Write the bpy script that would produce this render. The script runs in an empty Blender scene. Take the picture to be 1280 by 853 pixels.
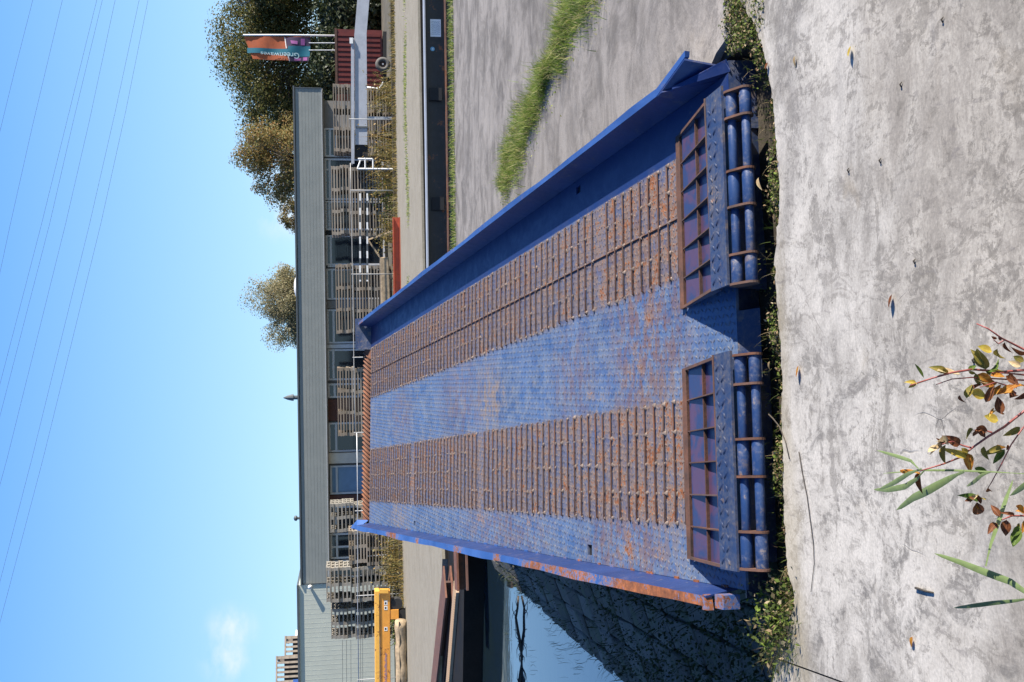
import bpy, bmesh, math, random
import numpy as np
from mathutils import Vector, Matrix
random.seed(7)
rng = np.random.default_rng(11)
sc = bpy.context.scene
col = sc.collection
rad = math.radians

# ------------------------------------------------------------------ camera (the picture is turned on its side)
FPX, PITCH, ROLL = 1340.0, rad(8.8), 0.0155          # focal length in pixels of a 1280 wide frame
CAM = Vector((0, 0, 1.65))
_F = Vector((0, math.cos(PITCH), -math.sin(PITCH)))
_U = Vector((0, math.sin(PITCH), math.cos(PITCH)))
_R = Vector((1, 0, 0))
R2 = _R * math.cos(ROLL) + _U * math.sin(ROLL)
U2 = _U * math.cos(ROLL) - _R * math.sin(ROLL)
# level right/up seen by the lens after the roll
CR = _R * math.cos(ROLL) - _U * math.sin(ROLL)
CU = _U * math.cos(ROLL) + _R * math.sin(ROLL)
cd = bpy.data.cameras.new('camera')
cd.sensor_width = 36.0
cd.lens = 36.0 * FPX / 1280.0
cd.clip_start = 0.05
cd.clip_end = 3000
cam = bpy.data.objects.new('camera', cd)
col.objects.link(cam)
M = Matrix.Identity(4)
for i, v in enumerate((-CU, CR, -_F)):               # camera x, y, z axes
    for r in range(3):
        M[r][i] = v[r]
for r in range(3):
    M[r][3] = CAM[r]
cam.matrix_world = M
sc.camera = cam

def ray(x, y):
    up, ux = 640 - x, 426.5 - y
    return _F + CR * (ux / FPX) + CU * (up / FPX)
def P(x, y, Y):                                       # point at distance Y seen at photo position x, y
    d = ray(x, y)
    return CAM + d * (Y / d.y)
def G(x, y, z=0.0):                                   # point on a level z
    d = ray(x, y)
    return CAM + d * ((z - CAM.z) / d.z)

# ------------------------------------------------------------------ light
SUN_EL, SUN_AZ = rad(26.5), rad(-12)                    # azimuth from +X towards +Y
sd = Vector((math.cos(SUN_EL) * math.cos(SUN_AZ), math.cos(SUN_EL) * math.sin(SUN_AZ), math.sin(SUN_EL)))
sl = bpy.data.lights.new('sun', 'SUN')
sl.energy = 5.0
sl.angle = rad(0.53)
sl.color = (1.0, 0.93, 0.83)
sun = bpy.data.objects.new('sun', sl)
sun.rotation_euler = sd.to_track_quat('Z', 'Y').to_euler()
sun.location = (20, -5, 20)
col.objects.link(sun)
w = bpy.data.worlds.new('World')
sc.world = w
w.use_nodes = True
wn, wl = w.node_tree.nodes, w.node_tree.links
wn.clear()
sky = wn.new('ShaderNodeTexSky')
sky.sky_type = 'NISHITA'
sky.sun_disc = False
sky.sun_elevation = SUN_EL
sky.sun_rotation = rad(90) - SUN_AZ
sky.air_density = 0.6
sky.dust_density = 0.0
sky.ozone_density = 3.5
bg = wn.new('ShaderNodeBackground')
bg.inputs['Strength'].default_value = 0.1
wo = wn.new('ShaderNodeOutputWorld')
# a few thin clouds low over the horizon
tc = wn.new('ShaderNodeTexCoord')
sx = wn.new('ShaderNodeSeparateXYZ')
wl.new(tc.outputs['Generated'], sx.inputs[0])
mp = wn.new('ShaderNodeMapping')
mp.inputs['Scale'].default_value = (14.0, 14.0, 26.0)
mp.inputs['Location'].default_value = (1.3, 0.4, 0.2)
wl.new(tc.outputs['Generated'], mp.inputs[0])
cn = wn.new('ShaderNodeTexNoise')
cn.inputs['Scale'].default_value = 1.6
cn.inputs['Detail'].default_value = 7
cn.inputs['Roughness'].default_value = 0.6
wl.new(mp.outputs[0], cn.inputs['Vector'])
cr = wn.new('ShaderNodeMapRange')
cr.inputs['From Min'].default_value = 0.40
cr.inputs['From Max'].default_value = 0.72
wl.new(cn.outputs['Fac'], cr.inputs['Value'])
lob = None
for px_, py_, wd_ in ((290, 788, .030), (284, 822, .030), (352, 268, .032), (345, 225, .03)):
    d_ = ray(px_, py_).normalized()
    vd = wn.new('ShaderNodeVectorMath'); vd.operation = 'DISTANCE'
    wl.new(tc.outputs['Generated'], vd.inputs[0]); vd.inputs[1].default_value = d_
    mr_ = wn.new('ShaderNodeMapRange'); mr_.interpolation_type = 'SMOOTHSTEP'
    mr_.inputs['From Min'].default_value = wd_; mr_.inputs['From Max'].default_value = 0.0
    wl.new(vd.outputs['Value'], mr_.inputs['Value'])
    if lob is None: lob = mr_.outputs[0]
    else:
        ad = wn.new('ShaderNodeMath'); ad.operation = 'MAXIMUM'
        wl.new(lob, ad.inputs[0]); wl.new(mr_.outputs[0], ad.inputs[1]); lob = ad.outputs[0]
cm = wn.new('ShaderNodeMath'); cm.operation = 'MULTIPLY'
wl.new(cr.outputs[0], cm.inputs[0]); wl.new(lob, cm.inputs[1])
mx = wn.new('ShaderNodeMix'); mx.data_type = 'RGBA'
mx.inputs['B'].default_value = (3.8, 4.2, 4.9, 1)
wl.new(cm.outputs[0], mx.inputs['Factor'])
# the photograph's clear autumn blue, paler towards the horizon
zr = wn.new('ShaderNodeValToRGB')
wl.new(sx.outputs['Z'], zr.inputs[0])
el_ = zr.color_ramp.elements
el_[0].position = 0.0; el_[0].color = (.52, .80, 1.0, 1)
el_[1].position = 1.0; el_[1].color = (.02, .08, .29, 1)
for ps_, c_ in ((.06, (.44, .72, 1.0)), (.17, (.31, .60, 1.0)), (.30, (.17, .44, 1.0)), (.45, (.09, .27, .72)), (.7, (.035, .13, .42))):
    e_ = el_.new(ps_); e_.color = (*c_, 1)
zm = wn.new('ShaderNodeVectorMath'); zm.operation = 'SCALE'
zm.inputs['Scale'].default_value = 4.9
wl.new(zr.outputs[0], zm.inputs[0])
sm = wn.new('ShaderNodeMix'); sm.data_type = 'RGBA'
sm.inputs['Factor'].default_value = 0.88
wl.new(sky.outputs[0], sm.inputs['A']); wl.new(zm.outputs[0], sm.inputs['B'])
wl.new(sm.outputs['Result'], mx.inputs['A'])
wl.new(mx.outputs['Result'], bg.inputs['Color'])
wl.new(bg.outputs[0], wo.inputs[0])
vs = sc.view_settings
vs.view_transform = 'Standard'
vs.look = 'None'
vs.exposure = 1.25
vs.gamma = 1.0
vs.use_curve_mapping = False

# ------------------------------------------------------------------ tagging and mesh helpers
def tag(o, label=None, cat=None, group=None, kind=None):
    if label: o['label'] = label
    if cat: o['category'] = cat
    if group: o['group'] = group
    if kind: o['kind'] = kind
    return o
def empty(name, loc=(0, 0, 0), rz=0.0, label=None, cat=None, group=None):
    o = bpy.data.objects.new(name, None)
    o.empty_display_size = 0.2
    o.location = loc
    o.rotation_euler = (0, 0, rz)
    col.objects.link(o)
    return tag(o, label, cat, group)
def link(name, me, parent=None):
    o = bpy.data.objects.new(name, me)
    col.objects.link(o)
    if parent: o.parent = parent
    return o

class MB:
    def __init__(s): s.v, s.f, s.mi = [], [], []
    def add(s, vs, fs, mi=0):
        b = len(s.v)
        s.v += [tuple(v) for v in vs]
        for f in fs:
            s.f.append(tuple(b + i for i in f)); s.mi.append(mi)
        return s
    def box(s, a, b, mi=0):                            # axis aligned from corner a to corner b
        x0, y0, z0 = a; x1, y1, z1 = b
        x0, x1 = min(x0, x1), max(x0, x1); y0, y1 = min(y0, y1), max(y0, y1); z0, z1 = min(z0, z1), max(z0, z1)
        return s.add([(x0, y0, z0), (x1, y0, z0), (x1, y1, z0), (x0, y1, z0), (x0, y0, z1), (x1, y0, z1), (x1, y1, z1), (x0, y1, z1)],
                     [(0, 3, 2, 1), (4, 5, 6, 7), (0, 1, 5, 4), (1, 2, 6, 5), (2, 3, 7, 6), (3, 0, 4, 7)], mi)
    def bar(s, p, q, wd, ht, up=(0, 0, 1), mi=0):       # rectangular bar between two points
        p, q = Vector(p), Vector(q)
        d = (q - p).normalized(); up = Vector(up)
        r = d.cross(up)
        if r.length < 1e-5: r = d.cross(Vector((0, 1, 0)))
        r.normalize(); u = r.cross(d)
        vs = []
        for c in (p, q):
            for a, b in ((-1, -1), (1, -1), (1, 1), (-1, 1)):
                vs.append(c + r * (a * wd / 2) + u * (b * ht / 2))
        return s.add(vs, [(0, 1, 2, 3), (7, 6, 5, 4), (0, 4, 5, 1), (1, 5, 6, 2), (2, 6, 7, 3), (3, 7, 4, 0)], mi)
    def tube(s, pts, r, n=8, cap=True, mi=0):
        pts = [Vector(p) for p in pts]
        rr = r if isinstance(r, (list, tuple)) else [r] * len(pts)
        b = len(s.v)
        pr = None
        for i, p in enumerate(pts):
            d = (pts[min(i + 1, len(pts) - 1)] - pts[max(i - 1, 0)]).normalized()
            if pr is None:
                a = Vector((0, 0, 1)) if abs(d.z) < .9 else Vector((1, 0, 0))
                pr = d.cross(a).normalized()
            pr = (pr - d * pr.dot(d)).normalized()
            q = d.cross(pr)
            for k in range(n):
                t = 2 * math.pi * k / n
                s.v.append(tuple(p + (pr * math.cos(t) + q * math.sin(t)) * rr[i]))
        for i in range(len(pts) - 1):
            for k in range(n):
                k2 = (k + 1) % n
                s.f.append((b + i * n + k, b + i * n + k2, b + (i + 1) * n + k2, b + (i + 1) * n + k)); s.mi.append(mi)
        if cap:
            s.f.append(tuple(b + k for k in range(n - 1, -1, -1))); s.mi.append(mi)
            e = b + (len(pts) - 1) * n
            s.f.append(tuple(e + k for k in range(n))); s.mi.append(mi)
        return s
    def prism(s, poly, z0, z1, mi=0):                   # poly: xy points counter clockwise
        n = len(poly)
        vs = [(p[0], p[1], z0) for p in poly] + [(p[0], p[1], z1) for p in poly]
        fs = [tuple(range(n - 1, -1, -1)), tuple(range(n, 2 * n))]
        fs += [(i, (i + 1) % n, n + (i + 1) % n, n + i) for i in range(n)]
        return s.add(vs, fs, mi)
    def mesh(s, name, mats, smooth=False):
        me = bpy.data.meshes.new(name)
        me.from_pydata(s.v, [], s.f)
        for m in (mats if isinstance(mats, (list, tuple)) else [mats]): me.materials.append(m)
        if isinstance(mats, (list, tuple)) and len(mats) > 1:
            me.polygons.foreach_set('material_index', s.mi)
        if smooth: me.polygons.foreach_set('use_smooth', [True] * len(me.polygons))
        bm = bmesh.new(); bm.from_mesh(me)
        bmesh.ops.recalc_face_normals(bm, faces=bm.faces)
        bm.to_mesh(me); bm.free()
        me.update()
        return me
    def build(s, name, mats, parent=None, smooth=False, bevel=0):
        o = link(name, s.mesh(name, mats, smooth), parent)
        if bevel:
            b = o.modifiers.new('bevel', 'BEVEL'); b.width = bevel; b.segments = 2; b.limit_method = 'ANGLE'
        return o
def npmesh(name, verts, faces, mat, smooth=False):
    """verts (n,3), faces (m,k) arrays"""
    me = bpy.data.meshes.new(name)
    verts = np.ascontiguousarray(verts, np.float32); faces = np.ascontiguousarray(faces, np.int32)
    k = faces.shape[1]
    me.vertices.add(len(verts)); me.vertices.foreach_set('co', verts.ravel())
    me.loops.add(faces.size); me.loops.foreach_set('vertex_index', faces.ravel())
    me.polygons.add(len(faces)); me.polygons.foreach_set('loop_start', np.arange(0, faces.size, k, dtype=np.int32))
    me.update(calc_edges=True)
    if smooth: me.polygons.foreach_set('use_smooth', np.ones(len(faces), bool))
    for m in (mat if isinstance(mat, (list, tuple)) else [mat]): me.materials.append(m)
    return me
def unit(a): return a / np.maximum(np.linalg.norm(a, axis=-1, keepdims=True), 1e-9)
def leaf_quads(c, size, nrm=None, aspect=0.55, fold=0.25):
    """one small folded leaf (two triangles as a kite) per centre"""
    n = len(c)
    d = unit(rng.normal(size=(n, 3)))
    if nrm is None: nrm = rng.normal(size=(n, 3))
    nrm = unit(nrm + 0.0)
    d = unit(d - nrm * (d * nrm).sum(1, keepdims=True))
    e = np.cross(nrm, d)
    s = (np.asarray(size) * np.ones(n))[:, None]
    a = c - d * s * .5; b = c + d * s * .5
    l = c + e * s * aspect * .5 + nrm * s * fold * .3 - d * s * .08
    r = c - e * s * aspect * .5 + nrm * s * fold * .3 - d * s * .08
    v = np.stack([a, l, b, r], 1).reshape(-1, 3)
    f = np.arange(4 * n).reshape(n, 4)
    return v, f
def blades(base, h, wdt, lean, bend=.5, seg=3):
    """grass blades: base (n,3), h (n), lean (n,3) horizontal lean vectors"""
    n = len(base)
    h = np.asarray(h)[:, None]; wdt = (np.asarray(wdt) * np.ones(n))[:, None]
    side = unit(np.cross(lean + rng.normal(size=(n, 3)) * .4, [0, 0, 1.]) + 1e-6)
    side[:, 2] = 0
    rows = []
    for i in range(seg + 1):
        t = i / seg
        c = base + lean * h * (t * .35 + bend * t * t) + np.array([0, 0, 1.]) * h * (t - .28 * t * t)
        ww = wdt * (1 - t) ** .7
        rows += [c - side * ww / 2, c + side * ww / 2]
    v = np.stack(rows, 1).reshape(-1, 3)
    k = 2 * (seg + 1)
    f = []
    o = np.arange(n) * k
    for i in range(seg):
        f.append(np.stack([o + 2 * i, o + 2 * i + 1, o + 2 * i + 3, o + 2 * i + 2], 1))
    return v, np.concatenate(f)
def joinv(parts):
    vs, fs, b = [], [], 0
    for v, f in parts:
        vs.append(v); fs.append(f + b); b += len(v)
    return np.concatenate(vs), np.concatenate(fs)

# ------------------------------------------------------------------ materials
class NT:
    def __init__(s, name):
        s.m = bpy.data.materials.new(name); s.m.use_nodes = True
        s.t = s.m.node_tree; s.n = s.t.nodes; s.l = s.t.links
        s.b = s.n['Principled BSDF']; s.out = s.n['Material Output']
    def set(s, sock, v):
        if hasattr(v, 'links') or isinstance(v, bpy.types.NodeSocket): s.l.new(v, sock)
        elif isinstance(v, (tuple, list)) and len(v) == 3 and sock.type == 'RGBA': sock.default_value = (*v, 1)
        else: sock.default_value = v
    def node(s, ty, **kw):
        n = s.n.new(ty)
        for k, v in kw.items(): setattr(n, k, v)
        return n
    def pos(s, obj=None):
        if obj is None: return s.node('ShaderNodeNewGeometry').outputs['Position']
        t = s.node('ShaderNodeTexCoord')
        if obj != 'self': t.object = obj
        return t.outputs['Object']
    def map(s, v, scale=(1, 1, 1), rot=(0, 0, 0), loc=(0, 0, 0)):
        n = s.node('ShaderNodeMapping')
        n.inputs['Scale'].default_value = scale; n.inputs['Rotation'].default_value = rot; n.inputs['Location'].default_value = loc
        s.l.new(v, n.inputs[0]); return n.outputs[0]
    def noise(s, v, scale, detail=5, rough=.6, dist=0.0):
        n = s.node('ShaderNodeTexNoise'); s.l.new(v, n.inputs['Vector'])
        n.inputs['Scale'].default_value = scale; n.inputs['Detail'].default_value = detail
        n.inputs['Roughness'].default_value = rough; n.inputs['Distortion'].default_value = dist
        return n.outputs['Fac']
    def vor(s, v, scale, feat='F1'):
        n = s.node('ShaderNodeTexVoronoi', feature=feat); s.l.new(v, n.inputs['Vector']); n.inputs['Scale'].default_value = scale
        return n.outputs['Distance']
    def rng(s, v, a, b, c=0.0, d=1.0, smooth=True):
        n = s.node('ShaderNodeMapRange')
        if smooth: n.interpolation_type = 'SMOOTHSTEP'
        s.set(n.inputs['Value'], v)
        for k, x in zip(('From Min', 'From Max', 'To Min', 'To Max'), (a, b, c, d)): n.inputs[k].default_value = x
        return n.outputs[0]
    def math(s, op, a, b=0.0, clamp=False):
        n = s.node('ShaderNodeMath', operation=op); n.use_clamp = clamp
        s.set(n.inputs[0], a); s.set(n.inputs[1], b); return n.outputs[0]
    def mix(s, f, a, b, mode='MIX'):
        n = s.node('ShaderNodeMix', data_type='RGBA', blend_type=mode)
        s.set(n.inputs['Factor'], f); s.set(n.inputs['A'], a); s.set(n.inputs['B'], b); return n.outputs['Result']
    def sep(s, v):
        n = s.node('ShaderNodeSeparateXYZ'); s.l.new(v, n.inputs[0]); return n.outputs
    def bump(s, h, strength=.3, dist=.01):
        n = s.node('ShaderNodeBump'); n.inputs['Strength'].default_value = strength; n.inputs['Distance'].default_value = dist
        s.l.new(h, n.inputs['Height']); s.l.new(n.outputs[0], s.b.inputs['Normal']); return n.outputs[0]
    def done(s, colr=None, rough=.6, metal=0.0, spec=None):
        if colr is not None: s.set(s.b.inputs['Base Color'], colr)
        s.set(s.b.inputs['Roughness'], rough); s.set(s.b.inputs['Metallic'], metal)
        if spec is not None: s.b.inputs['Specular IOR Level'].default_value = spec
        return s.m
    def island(s): return s.node('ShaderNodeNewGeometry').outputs['Random Per Island']
    def objrand(s): return s.node('ShaderNodeObjectInfo').outputs['Random']
    def ramp(s, f, stops):
        n = s.node('ShaderNodeValToRGB'); s.set(n.inputs[0], f)
        e = n.color_ramp.elements
        while len(e) < len(stops): e.new(0.5)
        for i, (p, c) in enumerate(stops):
            e[i].position = p; e[i].color = (*c, 1)
        return n.outputs[0]

def m_plain(name, c, rough=.6, metal=0.0, var=.15, scale=8.0, bump=.15, rust=0.0, spec=None):
    k = NT(name); v = k.pos('self')
    n1 = k.noise(v, scale, 6, .65); n2 = k.noise(v, scale * 9, 4, .6)
    c0 = tuple(x * (1 - var) for x in c); c1 = tuple(min(1, x * (1 + var)) for x in c)
    cc = k.mix(k.rng(n1, .3, .7), c0, c1)
    cc = k.mix(k.math('MULTIPLY', k.rng(n2, .45, .75), var * 1.2), cc, tuple(x * .45 for x in c))
    if rust:
        rm = k.rng(k.math('ADD', n1, k.math('MULTIPLY', n2, .4)), .80 - rust * .3, .92 - rust * .3)
        cc = k.mix(rm, cc, k.mix(n2, (.09, .03, .012), (.30, .11, .035)))
    if bump: k.bump(n2, bump, .005)
    return k.done(cc, k.rng(n1, .3, .7, rough * .85, min(1, rough * 1.15)), metal, spec)

def m_blue(name, root, rust=.15, wear=.3, patches=(), base=(.020, .048, .165), orange=0.0, tracks=False, stains=(), scuff=((.10, .115, .16), (.25, .25, .26))):
    k = NT(name); v = k.pos(root)
    big = k.noise(v, 2.2, 6, .62, .4); mid = k.noise(v, 9, 8, .68, .6); fine = k.noise(v, 60, 5, .65)
    c = k.mix(k.rng(big, .3, .7), tuple(x * .8 for x in base), (base[0] * 1.6, base[1] * 1.35, base[2] * 1.18))
    # faded and scuffed to grey where wheels and feet run
    wm = k.math('MULTIPLY', k.rng(k.math('ADD', k.math('MULTIPLY', mid, .6), k.math('MULTIPLY', fine, .4)), .62 - wear * .42, .80 - wear * .25), .62)
    c = k.mix(wm, c, k.mix(fine, *scuff))
    tan = k.math('MULTIPLY', k.rng(k.noise(k.map(v, (1, 1, 1), loc=(3, 7, 1)), 14, 6, .7), .56, .70), min(1, .3 + wear))
    c = k.mix(k.math('MULTIPLY', tan, .7), c, (.19, .135, .085))
    sn = k.noise(k.map(v, (1, 2.2, 1), loc=(6, 1, 0)), 9.0, 10, .76, .6)
    for (ps, pt, rs, rt, amt, sc_) in stains:             # brown run-off stains
        d = k.map(v, (1 / rs, 1 / rt, 0), loc=(-ps / rs, -pt / rt, 0))
        ln = k.node('ShaderNodeVectorMath', operation='LENGTH'); k.l.new(d, ln.inputs[0])
        q = k.math('MULTIPLY', k.rng(ln.outputs['Value'], 1.2, 0.2), k.rng(sn, .44, .56))
        c = k.mix(k.math('MULTIPLY', q, amt), c, sc_)
    m = k.math('ADD', k.math('MULTIPLY', mid, .54), k.math('MULTIPLY', fine, .46))
    thr = None
    if tracks:                                         # the wheel tracks carry more rust
        X = k.sep(v)[0]; ax = k.math('ABSOLUTE', X)
        tr = k.math('MULTIPLY', k.rng(ax, .24, .29), k.rng(ax, .84, .78))
        thr = k.math('ADD', k.math('MULTIPLY', tr, .115), k.rng(k.sep(v)[1], 1.6, .2, 0, .035))
        c = k.mix(k.math('MULTIPLY', tr, k.rng(mid, .35, .6, .38, .88)), c, k.mix(fine, (.085, .058, .045), (.20, .150, .120)))
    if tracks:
        shd_ = k.rng(X, .806, .815)  # right strip darkened to navy, the upstand's shade put into the paint
        c = k.mix(shd_, c, k.mix(k.rng(mid, .4, .7), (.008, .022, .095), (.016, .032, .10)))
        thr = k.math('SUBTRACT', thr, k.math('MULTIPLY', shd_, .1))
    for (ps, pt, rs, rt, amt) in patches:
        d = k.map(v, (1 / rs, 1 / rt, 0), loc=(-ps / rs, -pt / rt, 0))
        ln = k.node('ShaderNodeVectorMath', operation='LENGTH'); k.l.new(d, ln.inputs[0])
        q = k.math('MULTIPLY', k.rng(ln.outputs['Value'], 1.25, 0.1), amt)
        thr = q if thr is None else k.math('MAXIMUM', thr, q)
    if thr is not None: m = k.math('ADD', m, thr)
    a = .70 - rust * .3
    rm = k.rng(m, a, a + .055)
    rc = k.ramp(k.noise(v, 26, 6, .7), [(.3, (.085, .028, .012)), (.5, (.18, .060, .020)), (.7, (.31 + orange, .11, .034))])
    c = k.mix(rm, c, rc)
    # a thin ring of bare undercoat round the rust
    ring = k.math('SUBTRACT', k.rng(m, a - .05, a), rm, True)
    c = k.mix(k.math('MULTIPLY', ring, .5), c, (.23, .17, .13))
    hb = k.math('SUBTRACT', k.math('MULTIPLY', fine, .5), k.math('MULTIPLY', rm, .35))
    k.bump(hb, .35, .004)
    return k.done(c, k.math('ADD', k.rng(mid, .3, .7, .34, .52), k.math('MULTIPLY', rm, .35)), 0.0, .5)

def m_rust(name, c0=(.07, .028, .014), c1=(.24, .085, .03), scale=14):
    k = NT(name); v = k.pos('self')
    a = k.noise(v, scale, 7, .7); b = k.noise(v, scale * 6, 4, .6)
    c = k.ramp(a, [(.32, c0), (.52, tuple((x + y) / 2 for x, y in zip(c0, c1))), (.7, c1)])
    c = k.mix(k.math('MULTIPLY', k.rng(b, .5, .7), .35), c, (.05, .035, .03))
    c = k.mix(k.math('MULTIPLY', k.objrand(), .5), c, (.075, .06, .055))
    k.bump(b, .4, .004)
    return k.done(c, .85)

def m_concrete(name, light=(.465, .437, .392), dark=(.185, .170, .150), far=False, amount=.5, scale=1.0):
    k = NT(name); v = k.pos()
    warp = k.node('ShaderNodeTexNoise'); k.l.new(v, warp.inputs['Vector']); warp.inputs['Scale'].default_value = .9; warp.inputs['Detail'].default_value = 4
    wv = k.node('ShaderNodeVectorMath', operation='MULTIPLY_ADD')
    k.l.new(warp.outputs['Color'], wv.inputs[0]); wv.inputs[1].default_value = (.5, .5, .5); k.l.new(v, wv.inputs[2])
    q = wv.outputs[0]
    big = k.noise(q, .75 * scale, 8, .62, .3)
    strk = k.noise(k.map(q, (1.1, 3.0, 1), rot=(0, 0, rad(12))), 1.6, 9, .68, .8)      # drag marks of the float
    mid = k.noise(k.map(v, (1, 1, 1), loc=(5, 2, 0)), 5.5, 9, .70, .35)
    tool = k.noise(k.map(v, (6, 60, 6), rot=(0, 0, rad(-28))), 2.2, 6, .62, .6)
    tool2 = k.noise(k.map(v, (60, 7, 6), rot=(0, 0, rad(24))), 1.6, 6, .62, .4)
    fine = k.noise(v, 95, 5, .7)
    mdm = k.math('ADD', k.math('MULTIPLY', big, .5), k.math('ADD', k.math('MULTIPLY', strk, .3), k.math('MULTIPLY', mid, .28)))
    f = k.rng(mdm, .47, .70)
    c = k.mix(f, light, dark)
    med = k.noise(k.map(v, (1, 1.5, 1), rot=(0, 0, rad(20)), loc=(1, 8, 3)), 3.2, 12, .74, .7)
    grit = k.noise(k.map(v, (1, 1, 1), loc=(4, 4, 1)), 28, 8, .78, .3)
    # worn patches with broken edges where the laitance has gone
    w1 = k.math('ADD', k.math('MULTIPLY', med, .62), k.math('ADD', k.math('MULTIPLY', grit, .26), k.math('MULTIPLY', big, .12)))
    pk = k.rng(w1, .515, .555)
    c = k.mix(k.math('MULTIPLY', pk, .55), c, tuple(x * .85 for x in dark))
    w2 = k.math('ADD', k.math('MULTIPLY', k.noise(k.map(q, (2.2, 1, 1), rot=(0, 0, rad(-35)), loc=(7, 3, 3)), 6.5, 10, .75, .9), .7), k.math('MULTIPLY', grit, .3))
    c = k.mix(k.math('MULTIPLY', k.rng(w2, .52, .56), .50), c, tuple(x * .95 for x in dark))
    lt = k.rng(k.math('ADD', k.math('MULTIPLY', med, -.6), k.math('MULTIPLY', grit, .4)), -.075, -.02)
    c = k.mix(k.math('MULTIPLY', lt, .45), c, tuple(min(1, x * 1.16) for x in light))
    sw = k.math('MULTIPLY', k.rng(tool, .54, .66), k.rng(mid, .40, .58))
    c = k.mix(k.math('MULTIPLY', sw, .26), c, tuple(x * .8 for x in dark))
    sw2 = k.math('MULTIPLY', k.rng(tool2, .55, .66), k.rng(mid, .56, .42))
    c = k.mix(k.math('MULTIPLY', sw2, .30), c, tuple(min(1, x * 1.2) for x in light))
    c = k.mix(k.math('MULTIPLY', k.rng(grit, .56, .68), .22), c, (.10, .095, .09))
    # stains
    st = k.noise(k.map(v, (1, 1, 1), loc=(9, 4, 2)), 2.7, 6, .6, .8)
    c = k.mix(k.math('MULTIPLY', k.rng(st, .60, .74), .35), c, (.27, .22, .15))
    if not far:
        # broad dark traffic and damp stains
        X, Y, Z = k.sep(v)
        bs = k.noise(k.map(v, (1, 1, 1), loc=(2.2, 7.1, 0)), 1.15, 7, .62, 1.2)
        near = k.rng(k.math('ADD', k.math('ADD', Y, k.math('MULTIPLY', X, -.35)), k.math('MULTIPLY', k.math('SUBTRACT', bs, .5), 2.4)), 3.35, 2.45)
        c = k.mix(k.math('MULTIPLY', near, .9), c, k.mix(k.rng(med, .40, .60), (.50, .48, .46), (.86, .84, .81)), 'MULTIPLY')
        c = k.mix(k.math('MULTIPLY', k.rng(k.math('ADD', bs, k.math('MULTIPLY', k.math('SUBTRACT', grit, .5), .3)), .54, .68), .45), c, (.16, .15, .142))
        arc = k.node('ShaderNodeTexWave'); arc.wave_type = 'RINGS'; arc.rings_direction = 'Z'
        k.l.new(k.map(q, (1, 1, 0), loc=(2.6, -2.1, 0)), arc.inputs['Vector']); arc.inputs['Scale'].default_value = 1.3; arc.inputs['Distortion'].default_value = 5; arc.inputs['Detail'].default_value = 5; arc.inputs['Detail Scale'].default_value = 1.6
        am = k.math('MULTIPLY', k.rng(arc.outputs['Fac'], .60, .95), k.math('MULTIPLY', k.rng(X, .35, -.25), k.rng(med, .38, .52)))
        c = k.mix(k.math('MULTIPLY', k.math('MULTIPLY', am, k.rng(w2, .44, .56)), .55), c, (.14, .132, .122))
    if not far:
        X2, Y2, Z2 = k.sep(v)
        edge = k.rng(k.math('ADD', k.math('ADD', Y2, k.math('MULTIPLY', X2, -.14)), k.math('MULTIPLY', k.math('SUBTRACT', med, .5), .35)), 3.78, 3.95)
        c = k.mix(k.math('MULTIPLY', edge, .40), c, k.mix(grit, (.20, .165, .075), (.46, .40, .30)))
        sp = k.noise(k.map(v, (3.4, 1.0, 1), rot=(0, 0, rad(90)), loc=(3, 1, 2)), 9, 5, .6, .4)
        c = k.mix(k.math('MULTIPLY', k.math('MULTIPLY', k.rng(sp, .60, .66), k.rng(mid, .44, .52)), .5), c, (.17, .155, .145))
    # hair cracks
    cv = k.node('ShaderNodeTexVoronoi', feature='DISTANCE_TO_EDGE'); k.l.new(q, cv.inputs['Vector']); cv.inputs['Scale'].default_value = 2.1
    ck = k.math('MULTIPLY', k.rng(cv.outputs['Distance'], .004, .001), k.rng(k.noise(v, 1.3, 3, .5), .54, .62))
    c = k.mix(k.math('MULTIPLY', ck, .6), c, (.06, .055, .05))
    pit = k.rng(k.vor(k.map(q, (1, 1, 1), loc=(2, 2, 0)), 17), .055, .03)
    pit = k.math('MULTIPLY', pit, k.rng(mid, .5, .56))
    c = k.mix(k.math('MULTIPLY', pit, .8), c, (.05, .045, .04))
    if far:
        X, Y, Z = k.sep(v)
        wet = k.rng(k.math('ADD', Y, k.math('MULTIPLY', k.math('SUBTRACT', big, .5), 5.0)), 4.7, 5.9)
        c = k.mix(k.math('MULTIPLY', wet, .82), c, k.mix(k.rng(k.noise(k.map(q, (1, 1, 1), loc=(8, 8, 2)), 1.9, 11, .74, .6), .36, .62), (.095, .087, .079), (.255, .235, .215)))
        lines = k.noise(k.map(q, (1.0, 1.5, 1), rot=(0, 0, rad(3))), 2.4, 11, .75, .8)
        c = k.mix(k.math('MULTIPLY', k.rng(lines, .52, .62), .45), c, (.10, .09, .08))
        c = k.mix(k.math('MULTIPLY', k.rng(lines, .46, .36), .12), c, (.42, .39, .35))
    c = k.mix(.18, c, k.mix(k.rng(fine, .33, .67), (.12, .12, .12), (.85, .84, .82)), 'OVERLAY')
    h = k.math('ADD', k.math('MULTIPLY', fine, .08), k.math('ADD', k.math('MULTIPLY', tool, .35), k.math('SUBTRACT', k.math('MULTIPLY', mid, .5), k.math('ADD', k.math('MULTIPLY', pk, .12), k.math('MULTIPLY', ck, .5)))))
    k.bump(h, .35, .006)
    return k.done(c, k.rng(mid, .3, .7, .75, .95), 0, .25)

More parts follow.
